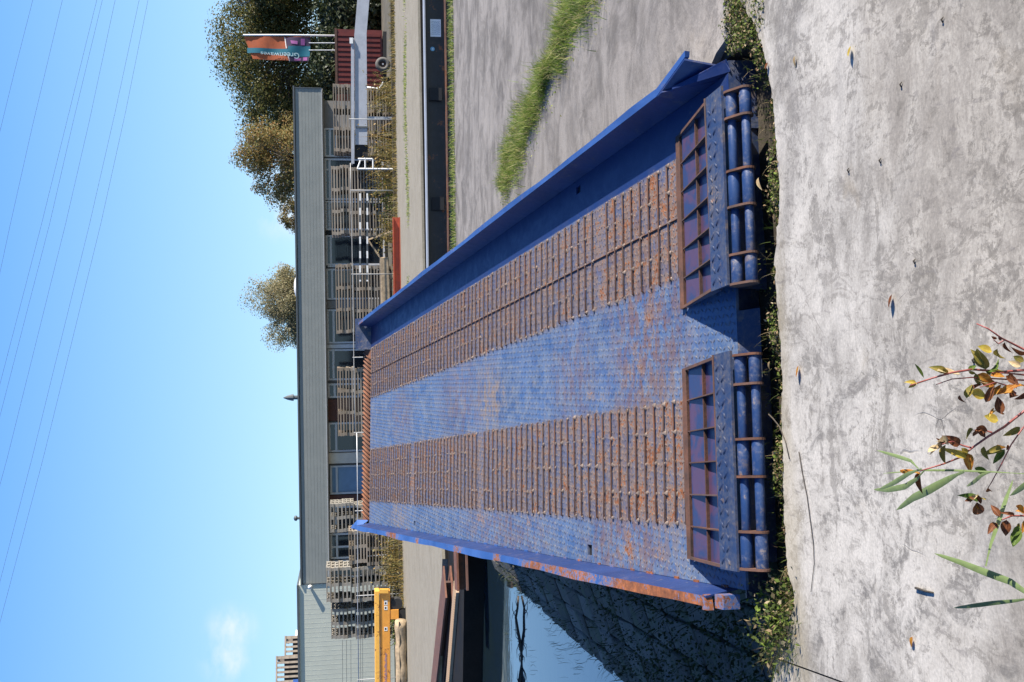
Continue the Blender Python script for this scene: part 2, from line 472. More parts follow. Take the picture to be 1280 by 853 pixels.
def m_leaf(name, stops, trans=.35, rough=.55, island=True):
    k = NT(name)
    r = k.island() if island else k.objrand()
    c = k.ramp(r, stops)
    v = k.pos()
    c = k.mix(k.math('MULTIPLY', k.rng(k.noise(v, 40, 4, .6), .45, .7), .35), c, tuple(x * .5 for x in stops[0][1]))
    k.done(c, rough, 0, .35)
    tr = k.node('ShaderNodeBsdfTranslucent'); k.l.new(c, tr.inputs[0])
    ms = k.node('ShaderNodeMixShader'); ms.inputs[0].default_value = trans
    k.l.new(k.b.outputs[0], ms.inputs[1]); k.l.new(tr.outputs[0], ms.inputs[2]); k.l.new(ms.outputs[0], k.out.inputs[0])
    return k.m

def m_wood(name, stops):
    k = NT(name); v = k.pos('self')
    g = k.noise(k.map(v, (2, 30, 30)), 2.0, 5, .6)
    c = k.ramp(k.objrand(), stops)
    c = k.mix(k.math('MULTIPLY', k.rng(g, .4, .7), .45), c, (.09, .075, .06))
    isl = k.island()
    c = k.mix(k.math('MULTIPLY', isl, .35), c, (.24, .21, .17))
    k.bump(g, .25, .003)
    return k.done(c, .85)

M_CONC = m_concrete('foreground concrete')
M_CONC2 = m_concrete('quay concrete', light=(.37, .335, .295), dark=(.19, .172, .155), far=True)
M_RUST = m_rust('rust')
M_RUSTO = m_rust('orange rust', (.10, .04, .018), (.30, .11, .045))
M_DRUST = m_rust('dark rust', (.035, .018, .012), (.13, .045, .022))
M_STEEL_BLACK = m_plain('black painted steel', (.024, .024, .027), .42, 0, .3, 5, .12, .02)
M_GALV = m_plain('galvanised steel', (.42, .44, .47), .45, .35, .12, 6, .08)
M_GREYPAINT = m_plain('grey painted steel', (.36, .38, .42), .5, 0, .08, 4, .05)
M_WHITE = m_plain('white paint', (.72, .72, .70), .5, 0, .06, 6, .05)
M_OFFWHITE = m_plain('window frame paint', (.50, .50, .50), .5, 0, .08, 6, .05)
M_YELLOW = m_plain('yellow crane paint', (.80, .42, .07), .45, 0, .12, 4, .06, .05)
M_YELLOWD = m_plain('amber crane paint', (.72, .31, .045), .5, 0, .12, 4, .06, .1)
M_RED = m_plain('shaded red paint', (.12, .014, .010), .5, 0, .2, 3, .05)  # container red, darkened to carry the shade of the trees
M_REDBEAM = m_plain('red lead paint', (.42, .075, .03), .6, 0, .2, 5, .1, .05)
M_RUBBER = m_plain('rubber', (.02, .02, .02), .8, 0, .2, 10, .1)
M_DARK = m_plain('dark recess', (.012, .012, .013), .7, 0, .2, 4, 0)
M_SOIL = m_plain('trench soil', (.045, .035, .022), .95, 0, .4, 12, .6)
M_PATH = m_concrete('gravel path', light=(.26, .245, .215), dark=(.17, .16, .14), amount=.3, scale=2.0)
M_YARD = m_plain('yard ground', (.10, .09, .065), .95, 0, .4, 2, .4)
M_FASCIA = m_plain('grey fascia boards', (.215, .225, .205), .5, 0, .05, 2, .03)
M_FASCIA_T = m_plain('fascia trim', (.07, .08, .085), .5, 0, .08, 4, .03)
M_CLAD = m_plain('pale green cladding', (.46, .475, .40), .55, 0, .04, 2, .03)
M_SOFFIT = m_plain('soffit', (.30, .265, .21), .8, 0, .08, 4, .03)
M_WALLD = m_plain('rendered wall', (.20, .19, .18), .85, 0, .1, 3, .1)
M_BRICK = m_plain('brown brick', (.10, .042, .032), .85, 0, .3, 12, .2)
M_PIER = m_plain('pale concrete pier', (.60, .53, .43), .85, 0, .08, 5, .1)
M_BLIND = m_plain('blue window blind', (.16, .26, .38), .5, 0, .08, 3, .02)
M_WOOD = m_wood('weathered pallet wood', [(0, (.18, .14, .095)), (.35, (.26, .21, .155)), (.7, (.33, .29, .235)), (1, (.23, .16, .10))])
M_WOODG = m_wood('grey pallet wood', [(0, (.23, .215, .18)), (.5, (.30, .28, .24)), (1, (.25, .215, .165))])
M_LOG = m_plain('weathered log', (.36, .27, .17), .9, 0, .3, 7, .5)
M_BARK = m_plain('bark', (.06, .048, .036), .95, 0, .3, 9, .6)
M_GRASS = m_leaf('grass blades', [(0, (.09, .15, .022)), (.35, (.16, .25, .035)), (.62, (.26, .33, .06)), (.8, (.40, .37, .14)), (1, (.48, .41, .22))], .45)
M_MOSS = m_leaf('moss and weeds', [(0, (.035, .05, .012)), (.3, (.07, .10, .016)), (.55, (.14, .20, .025)), (.72, (.15, .12, .06)), (.9, (.24, .17, .09)), (1, (.38, .32, .2))], .3, .8)
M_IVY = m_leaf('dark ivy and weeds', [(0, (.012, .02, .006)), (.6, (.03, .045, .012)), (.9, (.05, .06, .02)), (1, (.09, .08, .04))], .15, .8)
M_DRYW = m_leaf('dry weeds', [(0, (.11, .10, .035)), (.5, (.24, .20, .07)), (.8, (.36, .22, .06)), (1, (.16, .17, .05))], .35)
M_OAK = m_leaf('dark oak leaves', [(0, (.07, .08, .022)), (.5, (.13, .135, .042)), (.85, (.20, .18, .06)), (1, (.26, .17, .06))], .5)
M_AUT = m_leaf('autumn leaves', [(0, (.15, .15, .05)), (.4, (.25, .21, .08)), (.7, (.36, .20, .08)), (1, (.20, .21, .07))], .5)
M_WIL = m_leaf('willow leaves', [(0, (.20, .20, .10)), (.5, (.33, .30, .17)), (1, (.42, .34, .20))], .5)
M_HEDGE = m_leaf('hedge leaves', [(0, (.015, .025, .010)), (.6, (.035, .05, .016)), (1, (.07, .08, .03))], .2)
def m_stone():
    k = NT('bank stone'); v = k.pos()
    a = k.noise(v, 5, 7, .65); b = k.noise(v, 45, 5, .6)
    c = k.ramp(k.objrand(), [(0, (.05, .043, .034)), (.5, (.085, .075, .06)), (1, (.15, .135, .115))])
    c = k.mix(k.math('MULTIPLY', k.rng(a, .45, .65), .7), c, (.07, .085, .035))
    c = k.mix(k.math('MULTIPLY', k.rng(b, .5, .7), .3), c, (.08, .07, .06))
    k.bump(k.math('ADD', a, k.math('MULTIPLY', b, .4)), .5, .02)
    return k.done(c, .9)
M_STONE = m_stone()
def m_water():
    k = NT('dock water'); v = k.pos()
    n = k.noise(k.map(v, (1, 1.6, 1)), 3.2, 3, .5)
    k.bump(n, .015, .04)
    c = k.mix(k.rng(k.noise(v, .8, 4, .6), .45, .65), (.010, .022, .035), (.012, .024, .030))
    k.b.inputs['IOR'].default_value = 2.1
    return k.done(c, .025, 0, .9)
M_WATER = m_water()
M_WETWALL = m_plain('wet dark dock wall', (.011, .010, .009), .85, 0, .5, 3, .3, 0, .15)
M_REDRUST = m_rust('red brown rust', (.075, .026, .014), (.22, .075, .035), 6)
def m_glass():
    k = NT('dark window glass'); v = k.pos()
    k.bump(k.noise(v, .7, 2), .03, .05)
    return k.done((.012, .016, .022), .06, 0, .6)
M_GLASS = m_glass()

# ================================================================== SETTING
def structure(name, mb, mats, **kw): return tag(mb.build(name, mats, **kw), kind='structure')

tr_near = [(936, -40), (924, -5), (930, 10), (943, 30), (950, 50), (955, 66), (964, 110), (968, 150), (971, 190), (974, 240), (974, 262), (971, 292), (968, 322), (970, 360), (973, 400), (976, 440),
           (978, 480), (977, 520), (978, 545), (979, 562), (979, 600), (980, 640), (982, 680), (986, 720), (993, 745), (992, 762), (985, 776), (975, 788)]
ptsn = [G(*p) for p in tr_near]
tip, e1, e2 = G(972, 795), G(970, 822), G(964, 858)
jn = G(1075, 860)                                        # joint between the two slabs
fx = ptsn[0]
slab = [(30, 4.85), (2.3, 4.50), (fx.x + .3, fx.y + .08)] + [(p.x, p.y) for p in ptsn] + [(tip.x, tip.y), (e1.x, e1.y), (jn.x, jn.y), (-2.2, -8), (30, -8)]
slab = [Vector(p) for p in slab]
def smooth_jag(poly, i0, i1, amp=.012, step=.05):
    out = []
    for i in range(len(poly)):
        a, b = poly[i], poly[(i + 1) % len(poly)]
        out.append(a)
        if i0 <= i < i1:
            n = int((b - a).length / step)
            for k in range(1, n):
                t = k / n
                q = a.lerp(b, t)
                out.append(q + Vector((random.uniform(-1, 1), random.uniform(-1, 1))) * amp)
    return out
slabj = smooth_jag(slab, 2, 31, .009, .018)
mb = MB().prism([(p.x, p.y) for p in reversed(slabj)], -.42, 0)
mb.box((-5, -8, -.8), (30, 3.6, -.42))
structure('quay_slab', mb, M_CONC)
ofs = Vector((-.007, -.004))
slab2 = [(e1.x + ofs.x, e1.y + ofs.y), (e2.x, e2.y), (-2.4, 4.13), (-30, 4.6), (-30, -8), (-2.2 + ofs.x, -8), (jn.x + ofs.x, jn.y + ofs.y)]
mb = MB().prism(slab2[::-1] if False else [(p[0], p[1]) for p in slab2], -.42, -.003)
structure('quay_slab', mb, M_CONC)
structure('joint_filler', MB().bar((e1.x - .003, e1.y - .01, -.03), (jn.x - .003, jn.y - .3, -.03), .012, .03), M_DARK)
# dock face under the slab edge
structure('dock_wall', MB().box((-30, 3.3, -2.5), (-.95, 4.0, -.44)), M_CONC)

# the apron beyond the trench, right of and under the ramp
RAMP_L = lambda Y: -1.02 - .123 * (Y - 4.2)
far_edge = 16.35
apr_front = [G(*p) for p in [(900, -30), (905, 0), (907, 20), (907, 30), (910, 45)]]
apr = [(30, 4.88), (2.3, 4.53)] + [(p.x, p.y) for p in apr_front] + [(1.27, 4.58), (1.16, 4.8), (1.02, 5.9), (RAMP_L(5.9) + .1, 5.9), (RAMP_L(11) + .1, 11), (RAMP_L(far_edge) + .05, far_edge), (30, far_edge - .55)]
apr = smooth_jag([Vector(p) for p in apr], 2, 6, .010, .04)
structure('quay_apron', MB().prism([(p.x, p.y) for p in reversed(apr)], -2.4, 0), M_CONC2)
# soil in the trench
ts = [(-1.08, 3.7), (30, 4.2), (30, 5.0), (1.6, 4.65), (1.3, 6.0), (-1.2, 6.0)]
structure('trench_soil', MB().prism(ts, -.5, -.13), M_SOIL)
structure('trench_soil', MB().prism([(1.235, 3.9), (30, 4.2), (30, 5.0), (1.235, 4.7)], -.5, -.035), M_SOIL)

WZ = -.42
# water and land
structure('water', MB().add([(-60, 4, WZ), (60, 4, WZ), (60, 26, WZ), (-60, 26, WZ)], [(0, 1, 2, 3)]), M_WATER)
bank = [(-60, 30), (-14, 24.3), (-8.2, 21.7), (-6.6, 20.72), (-5.0, 19.75), (-3.9, 19.25), (-2.6, 19.6), (-1.4, 21.6), (.2, 22.9), (2.2, 23.05), (7.4, 23.3), (60, 26)]
bank3 = [(x, y) for x, y in bank]
structure('far_bank_path', MB().prism([(60, 33.9), (-60, 33.9)] + bank3, -2.5, 0), M_PATH)
structure('land', MB().add([(-900, 33.9, -.02), (900, 33.9, -.02), (900, 2500, -.02), (-900, 2500, -.02)], [(0, 1, 2, 3)]), M_YARD)
structure('dock_bed', MB().add([(-80, 2, -2.6), (80, 2, -2.6), (80, 34, -2.6), (-80, 34, -2.6)], [(0, 1, 2, 3)]), M_SOIL)

# ================================================================== THE BLUE RAMP
X0 = Vector((0.00215, 4.47550, 0.2))
S = Vector((0.99150173, 0.12701508, -0.0281333)); T = Vector((-0.12043109, 0.97792661, 0.17075101)); N = S.cross(T)
S.normalize(); T = (T - S * T.dot(S)).normalized(); N = S.cross(T)
ramp = empty('loading_ramp', label='long blue steel loading ramp with rusty wheel tracks across the picture', cat='ramp')
RM = Matrix(((S.x, T.x, N.x, X0.x), (S.y, T.y, N.y, X0.y), (S.z, T.z, N.z, X0.z), (0, 0, 0, 1)))
RK = 1.07
X0 = CAM + (X0 - CAM) * RK
RM = Matrix.Translation(X0) @ RM.to_3x3().to_4x4() @ Matrix.Scale(RK, 4)
ramp.matrix_world = RM
HW, TF, TN, SEAM = 1.03, 7.09, -.44, 6.04
pat = [(-.90, .62, .16, .10, .16), (-.93, .30, .09, .09, .17), (-.86, .95, .10, .20, .09), (-.10, .50, .24, .20, .12), (.10, .33, .16, .16, .12), (-.2, 1.0, .16, .25, .09),
       (.42, .18, .24, .34, .14), (.60, .62, .2, .28, .10), (-.06, 2.75, .22, .5, .10), (.05, 3.6, .25, .4, .07), (-.5, .18, .3, .34, .12), (-.88, 3.1, .1, .25, .12),
       (-.86, 2.0, .12, .3, .10), (-.9, 5.9, .1, .2, .10), (-.25, 4.6, .2, .4, .07), (.2, 5.8, .25, .3, .06), (-.93, 4.2, .08, .15, .10)]
BRN, YEL, GRY = (.15, .070, .034), (.26, .17, .07), (.19, .17, .15)
stn = [(-.1, .35, 1.1, .55, .75, BRN), (-.9, .7, .3, .6, .6, BRN), (.55, .6, .35, .8, .65, BRN), (-.05, 2.85, .30, .35, .65, YEL), (0, 3.6, .4, .8, .45, BRN), (-.55, .1, .5, .5, .6, GRY), (-.92, 2.6, .2, 1.2, .5, BRN),
       (-.9, 5.7, .2, .5, .5, YEL), (0, 5.6, .3, .6, .45, BRN), (.55, 3.2, .35, 2.6, .4, BRN), (-.55, 3.6, .35, 2.6, .35, GRY), (-.05, 1.3, .35, .4, .5, BRN)]
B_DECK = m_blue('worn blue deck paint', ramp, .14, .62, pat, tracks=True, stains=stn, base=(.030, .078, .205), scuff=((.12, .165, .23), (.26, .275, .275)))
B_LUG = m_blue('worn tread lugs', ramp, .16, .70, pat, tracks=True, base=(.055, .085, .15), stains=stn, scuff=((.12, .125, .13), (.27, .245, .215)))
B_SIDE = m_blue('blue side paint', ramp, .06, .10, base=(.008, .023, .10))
B_FLANGE = m_blue('blue flange paint with rust', ramp, .12, .06, [(-1.08, .1, .2, .95, .30), (-1.08, 1.6, .2, .4, .22), (-1.08, 1.05, .2, .55, .22), (-1.08, 3.2, .2, .2, .2), (-1.08, 5.35, .2, .35, .25), (-1.08, 2.3, .2, .15, .2), (-1.08, 4.4, .2, .12, .2),
                  (1.12, 2.6, .1, .25, .10), (1.12, 4.4, .1, .25, .11), (1.12, 7.0, .2, .2, .2), (1.12, 3.4, .1, .2, .09)], base=(.026, .078, .255), orange=.04)
B_TUBE = m_blue('blue hinge paint', ramp, .26, .34, base=(.012, .037, .122))
B_PLATE = m_blue('blue tread strip paint', ramp, .24, .55, base=(.014, .030, .085), scuff=((.06, .065, .08), (.15, .14, .13)))
def m_panel():
    k = NT('faded purple blue panel'); v = k.pos(ramp)
    a = k.noise(v, 7, 6, .6, .5); b = k.noise(v, 50, 4, .6)
    c = k.mix(k.rng(a, .42, .58), (.022, .036, .10), (.075, .038, .075))
    c = k.mix(k.math('MULTIPLY', k.rng(b, .5, .7), .3), c, (.07, .03, .03))
    return k.done(c, .4)
B_PANEL = m_panel()
def rpart(name, mb, mat, smooth=False, bevel=0): return mb.build(name, mat, ramp, smooth, bevel)

# deck plates with real holes (s0, s1, t0, t1)
holes = [(-.995, -.94, 1.08, 1.14), (-.985, -.945, 5.02, 5.08), (.955, .995, 1.16, 1.22)]
def deck(t0, t1):
    hs = [h for h in holes if t0 < h[2] < t1]
    xs = sorted({-HW, HW, *[h[0] for h in hs], *[h[1] for h in hs]}); ys = sorted({t0, t1, *[h[2] for h in hs], *[h[3] for h in hs]})
    bm = bmesh.new()
    vv = {}
    def V(x, y): return vv.setdefault((x, y), bm.verts.new((x, y, 0)))
    for x in xs:
        for y in ys: V(x, y)
    for i in range(len(xs) - 1):
        for j in range(len(ys) - 1):
            cx, cy = (xs[i] + xs[i + 1]) / 2, (ys[j] + ys[j + 1]) / 2
            if any(h[0] < cx < h[1] and h[2] < cy < h[3] for h in hs): continue
            bm.faces.new((V(xs[i], ys[j]), V(xs[i + 1], ys[j]), V(xs[i + 1], ys[j + 1]), V(xs[i], ys[j + 1])))
    r = bmesh.ops.extrude_face_region(bm, geom=bm.faces[:])
    for e in r['geom']:
        if isinstance(e, bmesh.types.BMVert): e.co.z -= .012
    bmesh.ops.recalc_face_normals(bm, faces=bm.faces)
    me = bpy.data.meshes.new('deck_plate'); bm.to_mesh(me); bm.free(); me.materials.append(B_DECK)
    return link('deck_plate', me, ramp)
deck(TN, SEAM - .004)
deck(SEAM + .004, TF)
for h in holes:
    rpart('hole_shade', MB().box((h[0] - .01, h[2] - .01, -.08), (h[1] + .01, h[3] + .01, -.0125)), M_DARK)  # added black box, stands for the shade inside the hole
# raised lugs of the tread plate
def lugs(s0, s1, t0, t1, pitch, L, wd, ht, plane=None):
    ns, ntt = int((s1 - s0) / pitch), int((t1 - t0) / pitch)
    ii, jj = np.meshgrid(np.arange(ns), np.arange(ntt), indexing='ij')
    ii, jj = ii.ravel(), jj.ravel()
    xs_, ys_ = s0 + (ii + .5) * pitch, t0 + (jj + .5) * pitch
    if not plane:
        xs_ = xs_ + ((ys_ - t0) * .085) % pitch - pitch * .5 + rng.normal(size=len(ii)) * .0012
        ys_ = ys_ + (ii % 2) * pitch * .5
    c = np.stack([xs_, ys_, np.zeros(len(ii))], 1)
    an = np.where((ii + jj) % 2 == 0, rad(50), rad(-40)) if not plane else np.where((ii + jj) % 2 == 0, rad(45), rad(-45))
    d = np.stack([np.cos(an), np.sin(an), 0 * an], 1); e = np.stack([-np.sin(an), np.cos(an), 0 * an], 1); z = np.array([0, 0, 1.])
    v = np.stack([c - d * L / 2, c - e * wd / 2, c + d * L / 2, c + e * wd / 2, c - d * L * .3 + z * ht, c + d * L * .3 + z * ht], 1)
    f = np.array([[0, 1, 4], [0, 4, 3], [1, 2, 5], [1, 5, 4], [2, 3, 5], [3, 4, 5]])
    fa = (np.arange(len(c)) * 6)[:, None, None] + f[None]
    return v.reshape(-1, 3), fa.reshape(-1, 3)
v, f = lugs(-HW + .01, HW - .01, TN + .005, SEAM - .02, .032, .026, .0072, .0030)
v2, f2 = lugs(-HW + .01, HW - .01, SEAM + .01, TF - .01, .032, .026, .0072, .0030)
v, f = joinv([(v, f), (v2, f2)])
cl_ = v.reshape(-1, 6, 3).mean(1)
kp_ = np.ones(len(cl_), bool)
for h in holes: kp_ &= ~((cl_[:, 0] > h[0] - .012) & (cl_[:, 0] < h[1] + .012) & (cl_[:, 1] > h[2] - .012) & (cl_[:, 1] < h[3] + .012))
kp_ &= cl_[:, 0] < .812                                   # no lugs on the right strip, which is painted dark as shade
kp_ &= rng.random(len(cl_)) > .012                       # a few worn away
f = f.reshape(-1, 6, 3)[kp_].reshape(-1, 3)
tag(link('tread_lugs', npmesh('tread_lugs', v, f, B_LUG), ramp), kind='stuff')

# wheel tracks: a rod every 9 cm on three long rods, with weld beads
M_BAR = m_rust('rusty bar', (.032, .014, .009), (.17, .062, .028), 9)
TR0, TR1 = .268, .802
barms = []
for kb in range(5):
    b1, b2, b3 = (random.uniform(-.006, .006) for _ in range(3))
    barms.append(MB().tube([(-.267, b1, 0), (-.262, b1, .008), (-.13, b2, .009), (0, b2 * .5, .0085), (.14, b3, .0075), (.262, b3 * .4, .008), (.267, b3 * .4, 0)], .0042, 6).mesh('grip_bar', M_BAR, True))
nb = 72
weld = []
for sg in (-1, 1):
    for i in range(nb):
        if (sg, i) in ((1, 9), (-1, 31), (-1, 52)): continue      # broken off
        o = link('grip_bar', random.choice(barms), ramp)
        o.location = (sg * (TR0 + TR1) / 2 + random.uniform(-.004, .004), .012 + i * (TF - .03) / nb, .001)
        o.rotation_euler = (0, 0, random.gauss(0, .006))
        for sx_ in (TR0 + .006, .40, .535, .67, TR1 - .006):
            weld.append((sg * sx_ + random.uniform(-.004, .004), o.location.y, .012))
    for sx_ in ((.535,) if sg > 0 else ()):
        rpart('long_rod', MB().tube([(sg * sx_, 0, .004), (sg * (sx_ + random.uniform(-.006, .006)), 3.5, .0045), (sg * sx_, TF - .01, .004)], .0034, 6), M_BAR, True)
wc = np.array(weld); wc = wc[rng.random(len(wc)) < .8]
bv = np.array([(-1, -1, 0), (1, -1, 0), (1, 1, 0), (-1, 1, 0), (0, 0, 1.)]) * [.009, .009, .012] - [0, 0, .008]
bf = np.array([[0, 1, 4], [1, 2, 4], [2, 3, 4], [3, 0, 4]])
sz = rng.uniform(.6, 1.3, len(wc))[:, None, None]
M_WELD = m_plain('weld beads', (.22, .17, .14), .5, .3, .4, 30, .1)
tag(link('weld_beads', npmesh('weld_beads', (wc[:, None] + bv[None] * sz).reshape(-1, 3), ((np.arange(len(wc)) * 5)[:, None, None] + bf[None]).reshape(-1, 3), M_WELD), ramp), kind='stuff')

# side upstands
UH = .130
for sg in (-1, 1):
    t1 = TF + .03
    si, so = sg * 1.055, sg * (1.098 if sg < 0 else 1.086)
    rpart('upstand_plate', MB().add([(sg * HW, -.36, -.010), (sg * HW, t1, -.010), (si, t1, UH), (si, -.36 if sg < 0 else -.10, UH),
                                     (sg * (HW + .006), -.36, -.010), (sg * (HW + .006), t1, -.010), (si + sg * .007, t1, UH - .001), (si + sg * .007, -.36 if sg < 0 else -.10, UH - .001)],
                                    [(0, 1, 2, 3), (4, 7, 6, 5), (0, 3, 7, 4), (1, 5, 6, 2), (0, 4, 5, 1), (3, 2, 6, 7)]), B_SIDE)
    # capping: two lengths, the far one butted at the seam; a small lip turned down outside
    for a, b in ((-.335 if sg < 0 else -.05, SEAM - .004), (SEAM + .004, t1 + (.25 if sg < 0 else .02))):
        m = MB()
        n = 24
        vs = []
        for i in range(n + 1):
            t = a + (b - a) * i / n
            wv = .0035 * math.sin(t * 3.1 + sg) + .002 * math.sin(t * 7.7)
            vs += [(si, t, UH + .001), (so + sg * wv, t, UH + .004 + wv * .5), (so + sg * wv, t, UH - .035), (si, t, UH - .006)]
        fs = []
        for i in range(n):
            o = i * 4
            fs += [(o, o + 1, o + 5, o + 4), (o + 1, o + 2, o + 6, o + 5), (o + 2, o + 3, o + 7, o + 6)]
        fs += [(0, 3, 2, 1), (n * 4, n * 4 + 1, n * 4 + 2, n * 4 + 3)]
        rpart('flange', m.add(vs, fs), B_FLANGE)
    rpart('side_girder', MB().box((sg * .93, -.2, -.21), (sg * .98, 6.9, -.013)).box((sg * .89, -.2, -.225), (sg * 1.02, 6.9, -.211)), B_SIDE)
# tack welds where the left upstand meets the deck
for i in range(34):
    t = -.3 + i * .215 + random.uniform(-.04, .04)
    l = random.uniform(.03, .07)
    rpart('tack_weld', MB().box((-HW - .003, t, -.002), (-HW + .007, t + l, .005)), B_FLANGE)
# notched near corner on the left
nl = MB()
nl.add([(-1.05, -.335, UH), (-1.108, -.335, UH + .003), (-1.108, -.368, UH), (-1.05, -.352, UH - .002),
        (-1.05, -.335, UH - .03), (-1.108, -.335, UH - .03), (-1.108, -.368, UH - .03), (-1.05, -.352, UH - .03)],
       [(0, 1, 2, 3), (4, 7, 6, 5), (0, 4, 5, 1), (1, 5, 6, 2), (2, 6, 7, 3), (3, 7, 4, 0)])
rpart('corner_tab', nl, B_FLANGE)
rpart('corner_tab', MB().box((-1.098, -.452, .035), (-1.045, -.385, .105)), B_FLANGE)
# flared near end of the right side
rpart('flared_end', MB().add([(1.056, -.05, UH + .001), (1.086, -.05, UH + .004), (1.162, -.31, UH - .005), (1.138, -.305, UH - .008), (1.056, -.05, UH - .02), (1.086, -.05, UH - .025), (1.162, -.31, UH - .028), (1.138, -.305, UH - .028)],
                             [(0, 1, 2, 3), (4, 7, 6, 5), (0, 4, 5, 1), (1, 5, 6, 2), (2, 6, 7, 3), (3, 7, 4, 0)]), B_FLANGE)
rpart('flared_plate', MB().add([(1.05, -.06, UH), (1.125, -.30, UH - .008), (1.09, -.36, .01), (1.033, -.10, -.01), (1.058, -.06, UH), (1.133, -.30, UH - .008), (1.098, -.36, .01), (1.041, -.10, -.01)],
                               [(0, 1, 2, 3), (7, 6, 5, 4), (0, 4, 5, 1), (1, 5, 6, 2), (2, 6, 7, 3), (3, 7, 4, 0)]), B_SIDE)
rpart('end_gusset', MB().add([(1.05, -.16, UH * .85), (1.075, -.44, .012), (1.034, -.45, -.004), (1.034, -.16, -.004), (1.06, -.16, UH * .85), (1.085, -.45, .012), (1.046, -.45, -.004), (1.046, -.16, -.004)],
                             [(0, 1, 2, 3), (7, 6, 5, 4), (0, 4, 5, 1), (1, 5, 6, 2), (2, 6, 7, 3), (3, 7, 4, 0)]), B_SIDE)
# front plate turned down into the trench, with a gap in the middle
for a, b, ln_ in ((.80, 1.085, .04), (.05, .799, -.05), (-.22, .05, .10), (-1.06, -.221, -.05)):
    dz = -.135 if a != -.22 else -.045
    rpart('front_plate', MB().add([(a, TN, -.001), (b, TN, -.001), (b, TN - ln_, dz), (a, TN - ln_, dz), (a, TN + .01, -.004), (b, TN + .01, -.004), (b, TN - ln_ + .01, dz - .004), (a, TN - ln_ + .01, dz - .004)],
                                  [(0, 1, 2, 3), (7, 6, 5, 4), (0, 4, 5, 1), (1, 5, 6, 2), (2, 6, 7, 3), (3, 7, 4, 0)]), B_PLATE)
# far end turned up, with slanting ribs
LA = rad(26)
lp = lambda s_, d: (s_, TF + d * math.cos(LA), d * math.sin(LA))
LL = .115
rpart('end_lip', MB().add([lp(-1.0, 0), lp(.80, 0), lp(.80, LL), lp(-1.0, LL)] + [(x, y, z - .010) for x, y, z in (lp(-1.0, 0), lp(.80, 0), lp(.80, LL), lp(-1.0, LL))],
                          [(0, 1, 2, 3), (7, 6, 5, 4), (0, 4, 5, 1), (1, 5, 6, 2), (2, 6, 7, 3), (3, 7, 4, 0)]), M_RUSTO)
ribm = MB().tube([(0, 0, .006), (.085, LL * math.cos(LA), LL * math.sin(LA) + .008)], .0075, 6).mesh('lip_rib', M_RUSTO, True)
for i in range(38):
    o = link('lip_rib', ribm, ramp); o.location = (-1.0 + i * .0455, TF, .002); o.rotation_euler = (0, 0, random.gauss(0, .02))
def plate(pts, th, mat, name='plate'):
    p = [Vector(q) for q in pts]; nn = (p[1] - p[0]).cross(p[2] - p[0]).normalized() * th
    k = len(p)
    return rpart(name, MB().add(p + [q + nn for q in p], [tuple(range(k)), tuple(range(2 * k - 1, k - 1, -1))] + [(i, k + i, k + (i + 1) % k, (i + 1) % k) for i in range(k)]), mat)
plate([(.79, TF + .01, -.01), (1.14, TF + .03, -.01), (1.125, TF + .08, UH + .03), (.80, TF + .08, UH + .02)], .012, B_PLATE, 'corner_gusset')
plate([(-1.0, TF + .01, -.005), (-1.0, TF + .14, .095), (-1.085, TF + .22, UH + .02), (-1.09, TF + .03, UH - .01)], .010, B_FLANGE, 'corner_gusset')
# props under the raised end, standing on the bank
pm = MB()
for sx_ in (-.7, .7):
    top = RM @ Vector((sx_, 6.7, -.22)); bot = Vector((top.x, top.y, 0.0))
    i = RM.inverted()
    pm.bar(i @ bot, i @ top, .12, .12)
rpart('prop', pm, M_DRUST)

